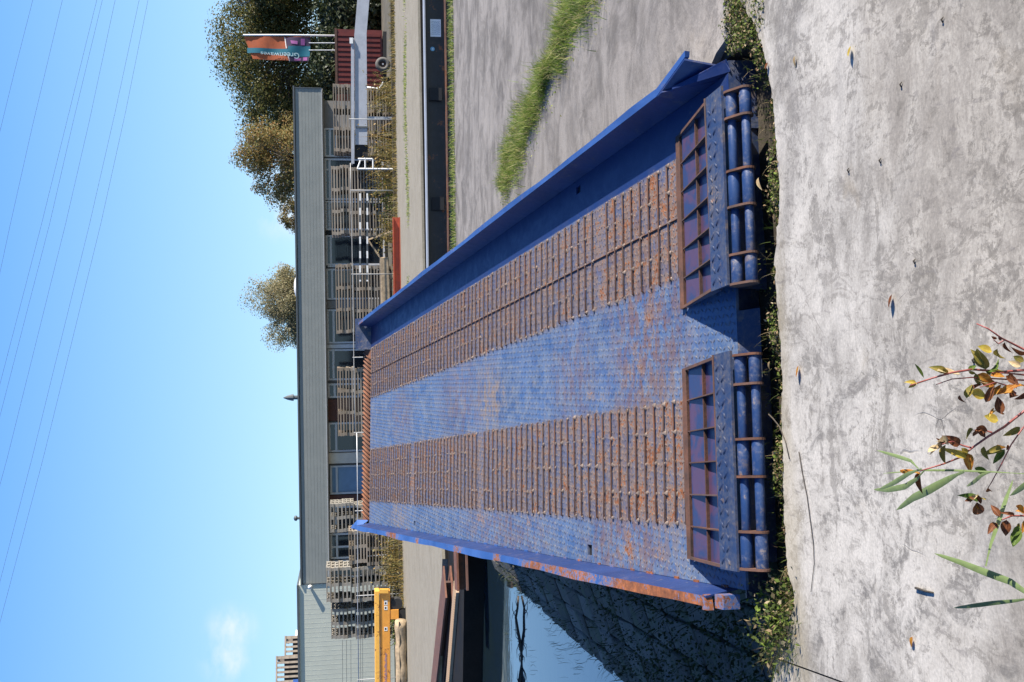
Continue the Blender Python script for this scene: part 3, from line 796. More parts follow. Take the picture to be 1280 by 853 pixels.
# hinged flaps at the near end
def flap(s0, s1, segs):
    ge, gz, se, sz_ = -.455, .105, -.60, .118
    zt = lambda t: .004 + gz * (-t - .03) / .42
    rpart('flap_edge', MB().box((s0 - .005, -.032, .001), (s1 + .005, .004, .016)), M_BAR)
    # sunk panel, tilted
    plate([(s0, -.05, .004), (s0, ge, gz - .036), (s1, ge, gz - .036), (s1, -.05, .004)], .008, B_PANEL, 'flap_panel')
    nc = 6
    for i in range(nc + 1):
        s_ = s0 + (s1 - s0) * i / nc
        end = i in (0, nc)
        lo = -.002 if end else -.05
        q = [(s_ - .004, -.03, .014), (s_ - .004, ge, gz + .004), (s_ - .004, ge, gz - .036), (s_ - .004, -.05, .004)]
        plate(q, .005, M_DRUST if not end else B_PLATE, 'flap_rib' if not end else 'flap_cheek')
    for i in (0, nc):                                    # rusty top edges of the cheeks
        s_ = s0 + (s1 - s0) * i / nc
        rpart('cheek_edge', MB().bar((s_, -.03, .016), (s_, ge, gz + .006), .012, .005), M_BAR)
    tm = -.255
    zm = .004 + gz * (-tm - .03) / .42
    rpart('flap_rail', MB().box((s0, tm - .003, zm - .032), (s1, tm + .003, zm - .001)), M_DRUST)
    # tread strip
    st = plate([(s0 - .01, ge, gz + .002), (s0 - .01, se, sz_), (s1 + .01, se, sz_), (s1 + .01, ge, gz + .002)], .010, B_PLATE, 'tread_strip')
    v, f = lugs(0, s1 - s0 + .0, 0, .135, .0455, .043, .010, .0055, True)
    n1, n2 = math.sqrt((se - ge) ** 2 + (sz_ - gz) ** 2), 0
    sl = (sz_ - gz - .002) / (ge - se)
    vv = v.copy()
    vv[:, 0] += s0
    vv[:, 1] = ge - .008 - v[:, 1]
    vv[:, 2] = gz + .0115 + (v[:, 1] + .008) * sl + v[:, 2]
    tag(link('strip_lugs', npmesh('strip_lugs', vv, f[:, ::-1], B_PLATE), ramp), kind='stuff')
    rpart('strip_edge', MB().bar((s0 - .01, ge + .003, gz + .004), (s1 + .01, ge + .003, gz + .012), .010, .006), M_BAR)
    # hinge: two rows of sleeves and pins with link plates between
    rows = ((-.610, .090), (-.672, .066))
    for (a, b, big) in segs:
        for (t, z) in rows:
            r = .0235 if big else .0175
            rpart('hinge_sleeve' if big else 'hinge_pin', MB().tube([(a + .004, t, z), (b - .004, t, z)], r, 18), B_TUBE, False, .002).data.polygons.foreach_set('use_smooth', [True] * 20)
    ends = sorted({x for a, b, _ in segs for x in (a, b)})
    for x in ends:
        m = MB(); vs = []
        (t0, z0), (t1, z1) = rows
        d = Vector((0, t1 - t0, z1 - z0)).normalized(); u = Vector((0, -d.z, d.y))
        ring = []
        for k in range(9):
            a_ = math.pi * (k / 8) + math.pi / 2
            ring.append(Vector((0, t0, z0)) + (d * math.cos(a_) + u * math.sin(a_)) * .031)
        for k in range(9):
            a_ = math.pi * (k / 8) - math.pi / 2
            ring.append(Vector((0, t1, z1)) + (d * math.cos(a_) + u * math.sin(a_)) * .029)
        n = len(ring)
        vs = [(x - .0045, p.y, p.z) for p in ring] + [(x + .0045, p.y, p.z) for p in ring]
        m.add(vs, [tuple(range(n)), tuple(range(2 * n - 1, n - 1, -1))] + [(i, n + i, n + (i + 1) % n, (i + 1) % n) for i in range(n)])
        rpart('link_plate', m, M_BAR)
    rpart('hinge_backing', MB().box((s0 + .01, -.60, .0), (s1 - .01, -.47, .075)).box((s0 + .01, -.46, -.13), (s1 - .01, -.45, .02)), B_PLATE)
def ssegs(ys, bigs, s_of):
    return [(s_of(ys[i + 1]), s_of(ys[i]), bigs[i]) for i in range(len(ys) - 1)]
# s along the hinge from the photo rows
sof = lambda y: (453.5 - y) / 322.0 * 1.0 - .135 + (y - 453.5) * .00003
flap(-.935, -.140, ssegs([453, 488, 553, 597, 661, 704], [1, 0, 1, 0, 1], lambda y: -.150 - (y - 453) / (704 - 453) * .785))
flap(.130, .895, ssegs([117, 151, 218, 263, 322, 358], [1, 0, 1, 0, 1], lambda y: .120 + (358 - y) / (358 - 117) * .755))

# ================================================================== STONE BANK under the ramp's left edge
sb = empty('stone_bank', label='dark sloping bank of pitched stone blocks beside the dock water under the ramp', cat='stone bank')
def bank_x(Y): xt = RAMP_L(Y) + .12; return xt, xt + (-2.70 - .0835 * (Y - 8.97) - xt) / .722
def bank_pt(Y, u):                                       # u 0 top .. 1 below the water line
    xt, xb = bank_x(Y)
    return Vector((xt + (xb - xt) * u, Y, -.03 - .54 * u))
mbk = MB()
ys = [3.9 + i * .6 for i in range(20)]
for i in range(len(ys) - 1):
    a, b, c, d = bank_pt(ys[i], 0), bank_pt(ys[i], 1), bank_pt(ys[i + 1], 1), bank_pt(ys[i + 1], 0)
    z = Vector((0, 0, -.10))
    mbk.add([a + z, b + z, c + z, d + z], [(0, 1, 2, 3)])
mbk.build('bank_bed', M_SOIL, sb)
stone_meshes = []
for k in range(8):
    bm = bmesh.new(); bmesh.ops.create_cube(bm, size=1)
    bmesh.ops.bevel(bm, geom=bm.edges[:], offset=.09, segments=1, affect='EDGES')
    for v_ in bm.verts:
        v_.co += Vector((random.uniform(-.05, .05), random.uniform(-.05, .05), random.uniform(-.05, .05)))
    me = bpy.data.meshes.new('stone'); bm.to_mesh(me); bm.free(); me.materials.append(M_STONE); stone_meshes.append(me)
nst = 0
for cidx in range(8):
    Y = 4.1 + random.uniform(0, .3)
    while Y < 15.0 and nst < 298:
        ln = random.uniform(.28, .55) * (1.0 if Y < 9 else 1.3)
        u = (cidx + .5) / 8
        p = bank_pt(Y + ln / 2, u)
        a, b = bank_pt(Y, 0), bank_pt(Y, 1)
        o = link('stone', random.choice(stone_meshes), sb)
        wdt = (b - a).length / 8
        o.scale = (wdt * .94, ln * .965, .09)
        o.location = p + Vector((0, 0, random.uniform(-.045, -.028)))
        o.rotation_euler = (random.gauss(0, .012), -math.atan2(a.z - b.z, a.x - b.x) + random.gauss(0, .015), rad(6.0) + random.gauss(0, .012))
        Y += ln; nst += 1
# growth hanging on the stones
n = 3800
yy = rng.uniform(3.95, 14.6, n); cl = np.sin(yy * 3.1) * .5 + np.sin(yy * 7.7) * .3
uu = rng.uniform(0, .75, n)
keep = (rng.random(n) < .12 + .7 * (np.sin(yy * 2.3 + uu * 9) * np.sin(uu * 15 + yy) > .2)) | ((uu > .62) & (rng.random(n) < .5))
yy, uu = yy[keep], uu[keep]
xt = -1.02 - .123 * (yy - 4.2) + .12; xb = xt + (-2.70 - .0835 * (yy - 8.97) - xt) / .722
base = np.stack([xt + (xb - xt) * uu, yy, -.03 - .54 * uu], 1)
lean = rng.normal(size=(len(yy), 3)) * .5 + np.array([-.5, -.1, 0]); lean[:, 2] = 0
vf1 = blades(base, rng.uniform(.05, .16, len(yy)), rng.uniform(.004, .010, len(yy)), lean, .6)
m2 = len(base)
vf2 = leaf_quads(base + rng.normal(size=(m2, 3)) * [.05, .06, .02] + [0, 0, .03], rng.uniform(.012, .03, m2))
v, f = joinv([vf1, vf2])
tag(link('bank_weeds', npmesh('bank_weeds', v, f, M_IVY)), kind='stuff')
n = 9000
yy = 4.0 + rng.beta(1, 1.8, n) * 4.2
xt = -1.02 - .123 * (yy - 4.2) + .10; xb = xt + (-2.70 - .0835 * (yy - 8.97) - xt) / .722
uu = rng.uniform(0, .65, n)
pos = np.stack([xt + (xb - xt) * uu, yy, -.03 - .54 * uu + rng.random(n) ** 2 * .16], 1)
keep = np.sin(yy * 4 + uu * 9) + np.sin(uu * 17 - yy * 2) + rng.random(n) * 2 > .6
v, f = leaf_quads(pos[keep], rng.uniform(.010, .028, keep.sum()), unit(rng.normal(size=(keep.sum(), 3)) + [-.3, -.3, .8]), .7)
tag(link('ivy', npmesh('ivy', v, f, M_IVY)), kind='stuff')
# half sunk branch and reeds in the water
bw = MB()
pa, pb = G(650, 745, WZ), G(653, 900, WZ)
pts = [pa.lerp(pb, t) + Vector((0, random.uniform(-.05, .05), .02 + .03 * math.sin(t * 9))) for t in np.linspace(0, 1, 12)]
bw.tube(pts, [.012 + .02 * t for t in np.linspace(0, 1, 12)], 7)
for k in range(26):
    p = pts[random.randrange(1, 11)]
    q = p + Vector((random.uniform(-.22, .22), random.uniform(-.16, .16), random.uniform(.01, .06)))
    bw.tube([p, p.lerp(q, .5) + Vector((0, 0, .02)), q], [.006, .004, .0015], 4)
tag(bw.build('sunken_branch', M_BARK, None, True), 'dark twiggy branch lying half sunk in the dock water', 'branch')
wv_ = []
for (x, y) in [(634, 792), (690, 800), (700, 818), (724, 834), (665, 830), (712, 806)]:
    g = G(x, y, WZ)
    b = np.array(g)[None] + rng.normal(size=(14, 3)) * [.08, .12, 0]
    wv_.append(blades(b, rng.uniform(.03, .10, 14), .004, rng.normal(size=(14, 3)) * [.5, .5, 0], .6))
v, f = joinv(wv_)
tag(link('water_weed', npmesh('water_weed', v, f, M_IVY)), kind='stuff')

# ================================================================== MOSS IN THE TRENCH
tn = np.array([(p.x, p.y) for p in ptsn] + [(tip.x, tip.y)])
def along(poly, n):
    seg = np.linalg.norm(np.diff(poly, axis=0), axis=1); cum = np.concatenate([[0], np.cumsum(seg)])
    d = rng.uniform(0, cum[-1], n); i = np.clip(np.searchsorted(cum, d) - 1, 0, len(seg) - 1)
    t = (d - cum[i]) / seg[i]
    return poly[i] + (poly[i + 1] - poly[i]) * t[:, None]
def field(p, s=1.0): return np.sin(p[:, 0] * 9 * s) * np.cos(p[:, 1] * 13 * s + p[:, 0] * 4) + .6 * np.sin(p[:, 0] * 23 * s + 1)
n = 26000
p2 = along(tn, n)
off = rng.beta(1.1, 2.2, n) * .34
pos = np.stack([p2[:, 0] + rng.normal(size=n) * .01, p2[:, 1] + off + .005, np.zeros(n)], 1)
pos[:, 1] -= .012
hum = .035 * np.sin(pos[:, 0] * 11 + 1) + .03 * np.sin(pos[:, 0] * 29) * np.cos(pos[:, 1] * 17) + .02
fl = field(pos)
ok = (pos[:, 0] > -1.12) & (pos[:, 0] < 1.45) & (rng.random(n) < np.clip(.42 + .45 * fl, .10, 1))
right = (pos[:, 0] > 1.12)
ok &= ~(~right & (off > .30))
pos, hum = pos[ok], hum[ok]
dd = np.clip((pos[:, 1] - p2[ok][:, 1]) / .2, 0, 1)
pos[:, 2] = -.05 - .075 * dd * (pos[:, 0] < 1.2) + rng.random(len(pos)) * np.clip(.04 + hum, .012, .09)
v1, f1 = leaf_quads(pos, rng.uniform(.006, .019, len(pos)), unit(rng.normal(size=(len(pos), 3)) + [0, -.2, .8]), .6)
ne = 9000
ex = np.column_stack([rng.uniform(1.22, 1.62, ne), rng.uniform(4.02, 4.62, ne), -.035 + rng.random(ne) * .045])
ex = ex[(ex[:, 1] < 4.45 - (ex[:, 0] - 1.22) * -.15) & (rng.random(ne) < .75 + .25 * np.sin(ex[:, 0] * 31) * np.sin(ex[:, 1] * 27))]
va, fa = leaf_quads(ex, rng.uniform(.006, .017, len(ex)), unit(rng.normal(size=(len(ex), 3)) + [0, -.2, .8]), .6)
v1, f1 = joinv([(v1, f1), (va, fa)])
k = rng.choice(len(pos), 600)
lean = rng.normal(size=(600, 3)) * .6; lean[:, 2] = 0; lean[:, 1] -= .3
v2, f2 = blades(pos[k] * [1, 1, 0] + [0, 0, -.03], rng.uniform(.025, .07, 600), rng.uniform(.0015, .003, 600), lean, .5)
v, f = joinv([(v1, f1), (v2, f2)])
tag(link('trench_moss', npmesh('trench_moss', v, f, M_MOSS)), kind='stuff')
k = rng.choice(len(pos), 900)
bits = pos[k] + [0, 0, .012]
v, f = leaf_quads(bits, rng.uniform(.008, .022, 900), unit(rng.normal(size=(900, 3)) + [0, 0, 1.2]), .5)
M_LITTER = m_leaf('leaf litter', [(0, (.16, .10, .05)), (.4, (.30, .21, .11)), (.7, (.12, .07, .04)), (1, (.40, .32, .2))], .15, .8)
tag(link('leaf_litter', npmesh('leaf_litter', v, f, M_LITTER)), kind='stuff')
# larger clump at the left end, with long grass
n = 900
c0 = np.array([-1.09, 3.95, 0]); base = c0 + rng.normal(size=(n, 3)) * [.06, .06, 0]
lean = rng.normal(size=(n, 3)) * .7; lean[:, 2] = 0; lean[:, 0] -= .5
va = blades(base + [0, 0, -.05], rng.uniform(.05, .15, n), rng.uniform(.002, .005, n), lean, .6)
vb = leaf_quads(base + rng.normal(size=(n, 3)) * .03 + [0, 0, .02], rng.uniform(.012, .03, n))
v, f = joinv([va, vb])
tag(link('weed_clump', npmesh('weed_clump', v, f, M_MOSS)), 'green weed clump at the left end of the mossy gap by the dock edge', 'weeds')

# ================================================================== GRASS STRIPS
n = 13500
t = rng.random(n)
A, B = np.array([1.53, 11.2]), np.array([2.48, 6.2])
ctr = A + (B - A) * t[:, None]
wdt = (.21 + .09 * np.sin(t * 9) + .06 * np.sin(t * 31)) * np.clip(t * 9, .3, 1)
side = np.array([.98, .19])
pp = ctr + side * (rng.normal(size=n) * wdt * .55)[:, None] + side * .12
base = np.column_stack([pp, np.zeros(n)])
cl = np.sin(pp[:, 0] * 19 + pp[:, 1] * 5) + np.sin(pp[:, 1] * 9.0)
h = rng.uniform(.03, .15, n) * (1 + .5 * cl * .5)
tall = rng.random(n) < .02
h[tall] *= 1.9
lean = rng.normal(size=(n, 3)) * .55; lean[:, 2] = 0; lean[:, 0] += .25
v, f = blades(base, np.clip(h, .03, .4), rng.uniform(.003, .007, n), lean, .55)
nm = 1600
tt = rng.random(nm); cc = A + (B - A) * tt[:, None] + side * (rng.normal(size=nm) * .13 + .02)[:, None]
v2, f2 = leaf_quads(np.column_stack([cc, rng.uniform(0, .035, nm)]), rng.uniform(.010, .024, nm), unit(rng.normal(size=(nm, 3)) + [0, 0, 1]), .6)
v, f = joinv([(v, f), (v2, f2)])
tag(link('grass_strip', npmesh('grass_strip', v, f, M_GRASS)), kind='stuff')
# grass along the quay edge and on the far path
n = 5200
xx = rng.uniform(-3, 12, n)
base = np.column_stack([xx, far_edge - .25 - .030 * xx + rng.normal(size=n) * .08, np.zeros(n)])
lean = rng.normal(size=(n, 3)) * .5; lean[:, 2] = 0
v, f = blades(base, rng.uniform(.05, .15, n), .009, lean, .5)
n = 5200
xx = rng.uniform(-1, 16, n)
b2 = np.column_stack([xx, 28.1 + rng.normal(size=n) * .30 + .3 * np.sin(xx * 1.3), np.zeros(n)])
keep = np.sin(xx * 2.1) + np.sin(xx * .9 + 2) + rng.random(n) > -.1
lean = rng.normal(size=(keep.sum(), 3)) * .5; lean[:, 2] = 0
v2, f2 = blades(b2[keep], rng.uniform(.03, .10, keep.sum()), .016, lean, .5, 2)
v, f = joinv([(v, f), (v2, f2)])
tag(link('edge_grass', npmesh('edge_grass', v, f, M_GRASS)), kind='stuff')

# ================================================================== FOREGROUND PLANTS, LEAVES AND TWIGS
def leaf_mesh(name, mat, asp=.5, cup=.25, point=.6, curl=.2):
    """a leaf of unit length along +Y with a folded mid rib"""
    vs, fs = [], []
    n = 6
    for i in range(n + 1):
        t = i / n
        wd = asp * .5 * math.sin(math.pi * min(1, t ** (.75))) ** point + (.0 if 0 < i < n else .004)
        z = -curl * t * t
        vs += [(-wd, t, z + cup * wd), (0, t, z), (wd, t, z + cup * wd)]
    for i in range(n):
        o = i * 3
        fs += [(o, o + 1, o + 4, o + 3), (o + 1, o + 2, o + 5, o + 4)]
    return MB().add(vs, fs).mesh(name, mat, True)
def m_leafc(name, c, c2):
    k = NT(name); v = k.pos('self')
    c_ = k.mix(k.rng(k.noise(v, 3.0, 5, .6), .38, .62), c, c2)
    Xs = k.sep(v)[0]
    c_ = k.mix(k.rng(k.math('ABSOLUTE', Xs), .02, .0), c_, tuple(min(1, x * 1.5 + .03) for x in c2))
    k.done(c_, .65, 0, .2)
    tr = k.node('ShaderNodeBsdfTranslucent'); k.l.new(c_, tr.inputs[0])
    ms = k.node('ShaderNodeMixShader'); ms.inputs[0].default_value = .3
    k.l.new(k.b.outputs[0], ms.inputs[1]); k.l.new(tr.outputs[0], ms.inputs[2]); k.l.new(ms.outputs[0], k.out.inputs[0])
    return k.m
LC = {'g': m_leafc('green leaf', (.045, .085, .012), (.09, .13, .02)), 'o': m_leafc('orange leaf', (.28, .085, .012), (.40, .20, .03)),
      'b': m_leafc('brown leaf', (.075, .025, .012), (.17, .06, .02)), 'y': m_leafc('yellow leaf', (.42, .33, .05), (.32, .22, .04)),
      'p': m_leafc('pale leaf', (.50, .42, .24), (.38, .26, .14)), 'l': m_leafc('olive leaf', (.12, .12, .025), (.22, .16, .03))}
M_STEM = m_plain('red plant stem', (.22, .055, .045), .5, 0, .25, 20, .1)
M_REED = m_leaf('reed blade', [(0, (.12, .17, .06)), (1, (.19, .25, .10))], .35, .45, False)
LM = {k_: [leaf_mesh('leaf', m, .52, .5, .8, .3), leaf_mesh('leaf', m, .62, .3, .9, -.15), leaf_mesh('leaf', m, .40, .8, .8, .45)] for k_, m in LC.items()}
PY = 2.12                                                # the plants stand a little in front of the lens' lower edge
def W(x, y, Y=PY): return P(x, y, Y)
def plant(label, stems, leaves, Y=PY):
    """stems: lists of photo points; leaves: (base x,y, tip x,y, colour)"""
    p0 = W(*stems[0][0], Y)
    root = empty('leafy_plant', (p0.x, p0.y, 0), 0, label, 'plant', 'leafy plants at the lower edge')
    for st in stems:
        pts = [W(x, y, Y + .02 * math.sin(i * 1.7)) - root.location for i, (x, y) in enumerate(st)]
        r0 = .0035 if st is stems[0] else .0022
        if st is stems[0]: pts = [Vector((.05, -.25, 0)) , Vector((.03, -.12, .08))] + pts
        n = len(pts)
        MB().tube(pts, [r0 * (1 - .6 * i / (n - 1)) for i in range(n)], 6).build('stem', M_STEM, root, True)
    for (bx, by, tx, ty, c) in leaves:
        a, b = W(bx, by, Y + random.uniform(-.006, .006)) - root.location, W(tx, ty, Y + random.uniform(-.014, .014)) - root.location
        if random.random() < .45:
            a2 = a.lerp(b, random.uniform(-.2, .4)); b2 = a2 + (b - a) * .55 + Vector((random.uniform(-.02, .02), 0, random.uniform(-.02, .02)))
            put_leaf(root, a2, b2, random.choice([c, c, 'b', 'o', 'l']))
        put_leaf(root, a, b, c)
    return root
def put_leaf(root, a, b, c):
        o = link('leaf', random.choice(LM[c]), root)
        d = b - a; L = d.length * 1.08
        y_ = d.normalized()
        z_ = Vector((random.uniform(-.5, .9), random.uniform(-1.2, -.1), random.uniform(.3, 1.2)))
        z_ = (z_ - y_ * z_.dot(y_)).normalized(); x_ = y_.cross(z_)
        mm = Matrix((x_, y_, z_)).transposed().to_4x4()
        o.matrix_local = Matrix.Translation(a) @ mm @ Matrix.Diagonal((L * random.uniform(.75, 1.1), L, L * random.uniform(.8, 1.8), 1))
plant('reddish stem with brown, orange and yellow leaves spreading up from the lower edge',
      [[(1290, 462), (1255, 465), (1215, 462), (1190, 466), (1165, 473), (1150, 478), (1138, 482)],
       [(1290, 476), (1250, 474), (1215, 472), (1190, 474), (1170, 481)],
       [(1290, 470), (1262, 467), (1240, 466)], [(1270, 492), (1258, 482), (1245, 478), (1225, 484)]],
      [(1155, 473, 1141, 458, 'g'), (1146, 479, 1136, 484, 'y'), (1199, 467, 1172, 468, 'p'), (1182, 466, 1167, 458, 'l'), (1211, 464, 1219, 456, 'g'), (1222, 468, 1241, 476, 'o'),
       (1232, 462, 1224, 436, 'l'), (1238, 466, 1250, 459, 'l'), (1232, 464, 1252, 462, 'g'), (1240, 440, 1222, 436, 'y'), (1222, 452, 1238, 447, 'g'), (1247, 436, 1246, 452, 'l'),
       (1238, 470, 1256, 468, 'o'), (1257, 470, 1270, 482, 'b'), (1262, 466, 1266, 478, 'b'), (1226, 478, 1243, 480, 'o'), (1218, 474, 1232, 480, 'p'), (1215, 488, 1224, 478, 'b'),
       (1213, 490, 1226, 496, 'y'), (1208, 498, 1216, 484, 'l'), (1232, 503, 1242, 482, 'b'), (1240, 496, 1252, 484, 'o'), (1246, 494, 1268, 484, 'o'), (1262, 498, 1274, 488, 'b'),
       (1252, 518, 1248, 498, 'b'), (1236, 522, 1242, 512, 'y'), (1268, 486, 1280, 478, 'o'), (1200, 494, 1203, 505, 'b'), (1280, 452, 1268, 446, 'l'), (1276, 458, 1262, 452, 'p'), (1282, 490, 1272, 502, 'b')])
plant('upright bare tipped red shoot with small dark buds above the leafy stem',
      [[(1290, 442), (1270, 432), (1252, 423), (1235, 411), (1221, 405)], [(1256, 425), (1248, 430), (1242, 425)]],
      [(1256, 428, 1259, 441, 'b'), (1246, 424, 1240, 420, 'b'), (1248, 424, 1254, 422, 'b'), (1284, 440, 1268, 441, 'b')], 2.15)
plant('long pink stem with scattered brown and yellow leaves below the thick leafy one',
      [[(1292, 505), (1270, 522), (1255, 534), (1235, 546), (1218, 558), (1200, 572), (1180, 580), (1160, 586), (1150, 589)],
       [(1214, 560), (1203, 557), (1190, 552), (1176, 556)], [(1240, 541), (1228, 537), (1216, 538)], [(1292, 520), (1278, 536), (1264, 556), (1252, 580), (1240, 602), (1234, 612)]],
      [(1200, 556, 1184, 547, 'b'), (1186, 556, 1168, 544, 'p'), (1182, 556, 1176, 575, 'l'), (1180, 556, 1168, 558, 'p'), (1210, 567, 1212, 586, 'o'), (1208, 567, 1190, 567, 'y'),
       (1216, 536, 1208, 543, 'l'), (1226, 537, 1218, 547, 'b'), (1221, 536, 1227, 545, 'b'), (1248, 526, 1230, 522, 'y'), (1230, 558, 1232, 575, 'l'), (1252, 562, 1236, 564, 'l'),
       (1256, 562, 1242, 578, 'g'), (1246, 556, 1258, 562, 'o'), (1275, 534, 1258, 545, 'l'), (1258, 563, 1262, 555, 'b'), (1148, 590, 1128, 580, 'o'), (1150, 590, 1146, 612, 'b'),
       (1218, 585, 1236, 592, 'g'), (1235, 610, 1238, 618, 'b'), (1222, 628, 1206, 616, 'g'), (1222, 620, 1210, 626, 'p'), (1222, 618, 1230, 628, 'y'), (1221, 628, 1224, 648, 'b')], 2.16)
plant('short spray of rust coloured leaves at the frame edge over the blue leaf shadows',
      [[(1295, 642), (1280, 645), (1265, 645), (1252, 650)]],
      [(1280, 640, 1266, 634, 'o'), (1268, 645, 1256, 640, 'b'), (1250, 646, 1240, 632, 'b'), (1246, 654, 1236, 664, 'b'), (1258, 650, 1258, 668, 'b'), (1274, 654, 1274, 662, 'l'),
       (1274, 662, 1268, 684, 'g'), (1290, 640, 1272, 636, 'o'), (1284, 650, 1278, 664, 'o')], 2.14)
def reed(label, pts, wd, Y=2.0):
    vs, fs = [], []
    c = [W(x, y, Y + .02 * i) for i, (x, y) in enumerate(pts)]
    n = len(c)
    for i, p in enumerate(c):
        d = (c[min(i + 1, n - 1)] - c[max(i - 1, 0)]).normalized()
        s_ = d.cross(Vector((.3, -.6, .75))).normalized()
        t = i / (n - 1)
        ww = wd * (.35 + .65 * math.sin(math.pi * min(1, (1 - t) * 1.15 + .0))) if t < 1 else .0006
        f_ = d.cross(s_) * ww * .22
        vs += [p - s_ * ww / 2 + f_, p, p + s_ * ww / 2 + f_]
    for i in range(n - 1):
        o = 3 * i
        fs += [(o, o + 1, o + 4, o + 3), (o + 1, o + 2, o + 5, o + 4)]
    tag(MB().add(vs, fs).build('reed_blade', M_REED, None, True), label, 'reed leaf', 'reed leaves at the lower edge')
def dens(p, n=4):
    out = []
    for i in range(len(p) - 1):
        for k_ in range(n):
            t = k_ / n; out.append((p[i][0] + (p[i + 1][0] - p[i][0]) * t, p[i][1] + (p[i + 1][1] - p[i][1]) * t))
    return out + [p[-1]]
reed('broad pale green reed leaf ending in a point left of the yellow leaf', dens([(1205, 589), (1188, 597), (1160, 612), (1140, 622), (1120, 638)]), .020)
reed('green reed leaf folded below the pink stem tip', dens([(1155, 588), (1146, 598), (1130, 608), (1110, 612), (1092, 612)]), .014)
reed('slim pale reed leaf crossing in front of the pink stem tip', dens([(1152, 586), (1135, 592), (1115, 604), (1098, 612)]), .012)
reed('dark thin reed leaf curving over the orange leaf', dens([(1148, 586), (1138, 576), (1120, 570), (1096, 563)]), .008)
reed('long thin reed stalk reaching in from the lower edge', dens([(1290, 593), (1240, 590), (1190, 588), (1150, 588), (1104, 592)]), .005)
reed('curved light green reed leaf across the leaf shadows', dens([(1300, 760), (1284, 742), (1262, 727), (1230, 715), (1200, 703), (1168, 692)]), .016)
reed('straight yellowish reed leaf lowest of all in the corner', dens([(1300, 746), (1270, 751), (1240, 754), (1210, 758), (1192, 760)]), .010)
reed('pale reed leaf rising beside the rust coloured spray', dens([(1232, 708), (1238, 680), (1248, 650), (1258, 620), (1266, 600)]), .011)
reed('short dark reed leaf tip entering at the frame edge', dens([(1300, 596), (1280, 606), (1262, 620)]), .014)
reed('grey green reed leaf half hidden behind the pale round leaf', dens([(1238, 590), (1226, 594), (1216, 602), (1208, 608)]), .012)
# loose leaves and twigs on the slab
def fallen(x, y, L, c, rz, label):
    g = G(x, y)
    o = link('fallen_leaf', LM[c][random.randrange(3)])
    o.location = g + Vector((0, 0, .006)); o.scale = (L, L, L * .7)
    o.rotation_euler = (rad(random.uniform(6, 14)), rad(random.uniform(-12, 12)), rz)
    tag(o, label, 'leaf', 'fallen leaves on the concrete')
fallen(1117, 368, .042, 'b', 1.6, 'brown curled leaf alone on the bright concrete before the right flap')
fallen(996, 70, .045, 'p', 1.4, 'tan leaf on the concrete close to the moss at the upper corner')
fallen(1065, 58, .040, 'y', 1.8, 'yellow brown leaf farther out on the concrete near the upper corner')
fallen(1000, 457, .045, 'o', 1.6, 'reddish leaf on the concrete opposite the gap between the flaps')
fallen(964, 452, .040, 'p', 1.2, 'pale leaf lying on the moss edge opposite the gap between the flaps')
fallen(950, 222, .058, 'p', 2.0, 'wide pale yellow leaf caught in the moss under the right hinge')
fallen(1143, 796, .034, 'o', 1.4, 'small orange leaf alone near the lower corner of the slab')
fallen(961, 78, .030, 'b', 1.5, 'small dark leaf on the concrete rim beside the ramp corner')
def twig(label, pts, r):
    m = MB()
    q = [G(x, y) + Vector((0, 0, .004)) for x, y in pts]
    m.tube(q, [r * (1 - .5 * i / len(q)) for i in range(len(q))], 5)
    tag(m.build('twig', M_BARK, None, True), label, 'twig', 'twigs on the concrete')
twig('long thin dark twig lying along the concrete in front of the left flap', [(1000, 565), (1004, 590), (1010, 620), (1014, 650), (1018, 680), (1019, 705), (1015, 740)], .0022)
twig('reddish twig leaning from the moss onto the concrete', [(962, 518), (968, 524), (976, 534), (983, 552), (988, 574)], .003)
twig('short pale twig near the middle of the slab', [(1146, 735), (1158, 739), (1168, 741)], .004)
for (x, y, L, lab) in [(1128, 107, 4, 'dark bud scrap alone between the tan leaves and the frame edge'), (1180, 26, 3, 'dark bud scrap nearest the upper lower-edge corner of the slab'), (1062, 214, 5, 'dark bud scrap on bright concrete level with the right hinge'), (1102, 202, 4, 'dark bud scrap a hand farther out than the one by the right hinge'), (1145, 328, 3, 'dark bud scrap beside the brown curled leaf'), (1219, 452, 5, 'dark bud scrap fallen next to the leafy stem')]:
    m = MB(); g = G(x, y); m.tube([g + Vector((-.006, 0, .003)), g + Vector((.004, .004, .006)), g + Vector((.010, -.003, .003))], [.002, .003, .001], 5)
    tag(m.build('bud_scrap', M_BARK, None, True), lab, 'scrap', 'dark plant scraps on the concrete')

# ================================================================== BLACK PLATE GIRDER ON THE QUAY EDGE
GY = 16.9
gr = empty('steel_girder', (4, GY, 0), rad(-1.2), 'long black steel girder with a white notice lying on the quay edge', 'girder')
gx0, gx1, GH = -7.0, 9.0, .37
MB().box((gx0, -.012, .045), (gx1, .012, GH - .02)).build('web', M_STEEL_BLACK, gr)
MB().box((gx0, -.15, GH - .02), (gx1, .09, GH)).build('top_flange', M_GREYPAINT, gr)
MB().box((gx0, -.10, .02), (gx1, .10, .045)).build('bottom_flange', m_plain('scuffed rusty flange', (.20, .105, .075), .6, 0, .3, 6, .1, .2), gr)
MB().box((gx0, -.05, 0.0), (gx1, .05, .02)).build('bearing_strip', M_DARK, gr)
gloc = lambda x, y: (P(x, y, GY) - Vector((4, GY, 0)))
for (ya, yb, xa, xb) in ((111, 127, 536, 552), (247, 263, 539, 555)):
    a, b = gloc(xa, ya), gloc(xb, yb)
    MB().box((b.x, -.075, b.z), (a.x, -.0125, a.z)).build('stiffener_box', M_DARK, gr)
a, b = gloc(537.5, 25), gloc(551, 47)
nt = MB().box((b.x, -.018, b.z), (a.x, -.0125, a.z)).build('paper_notice', m_plain('white paper', (.88, .88, .88), .7, 0, .05, 10, .02), gr)
tx = MB()
nw, nh = a.x - b.x, a.z - b.z
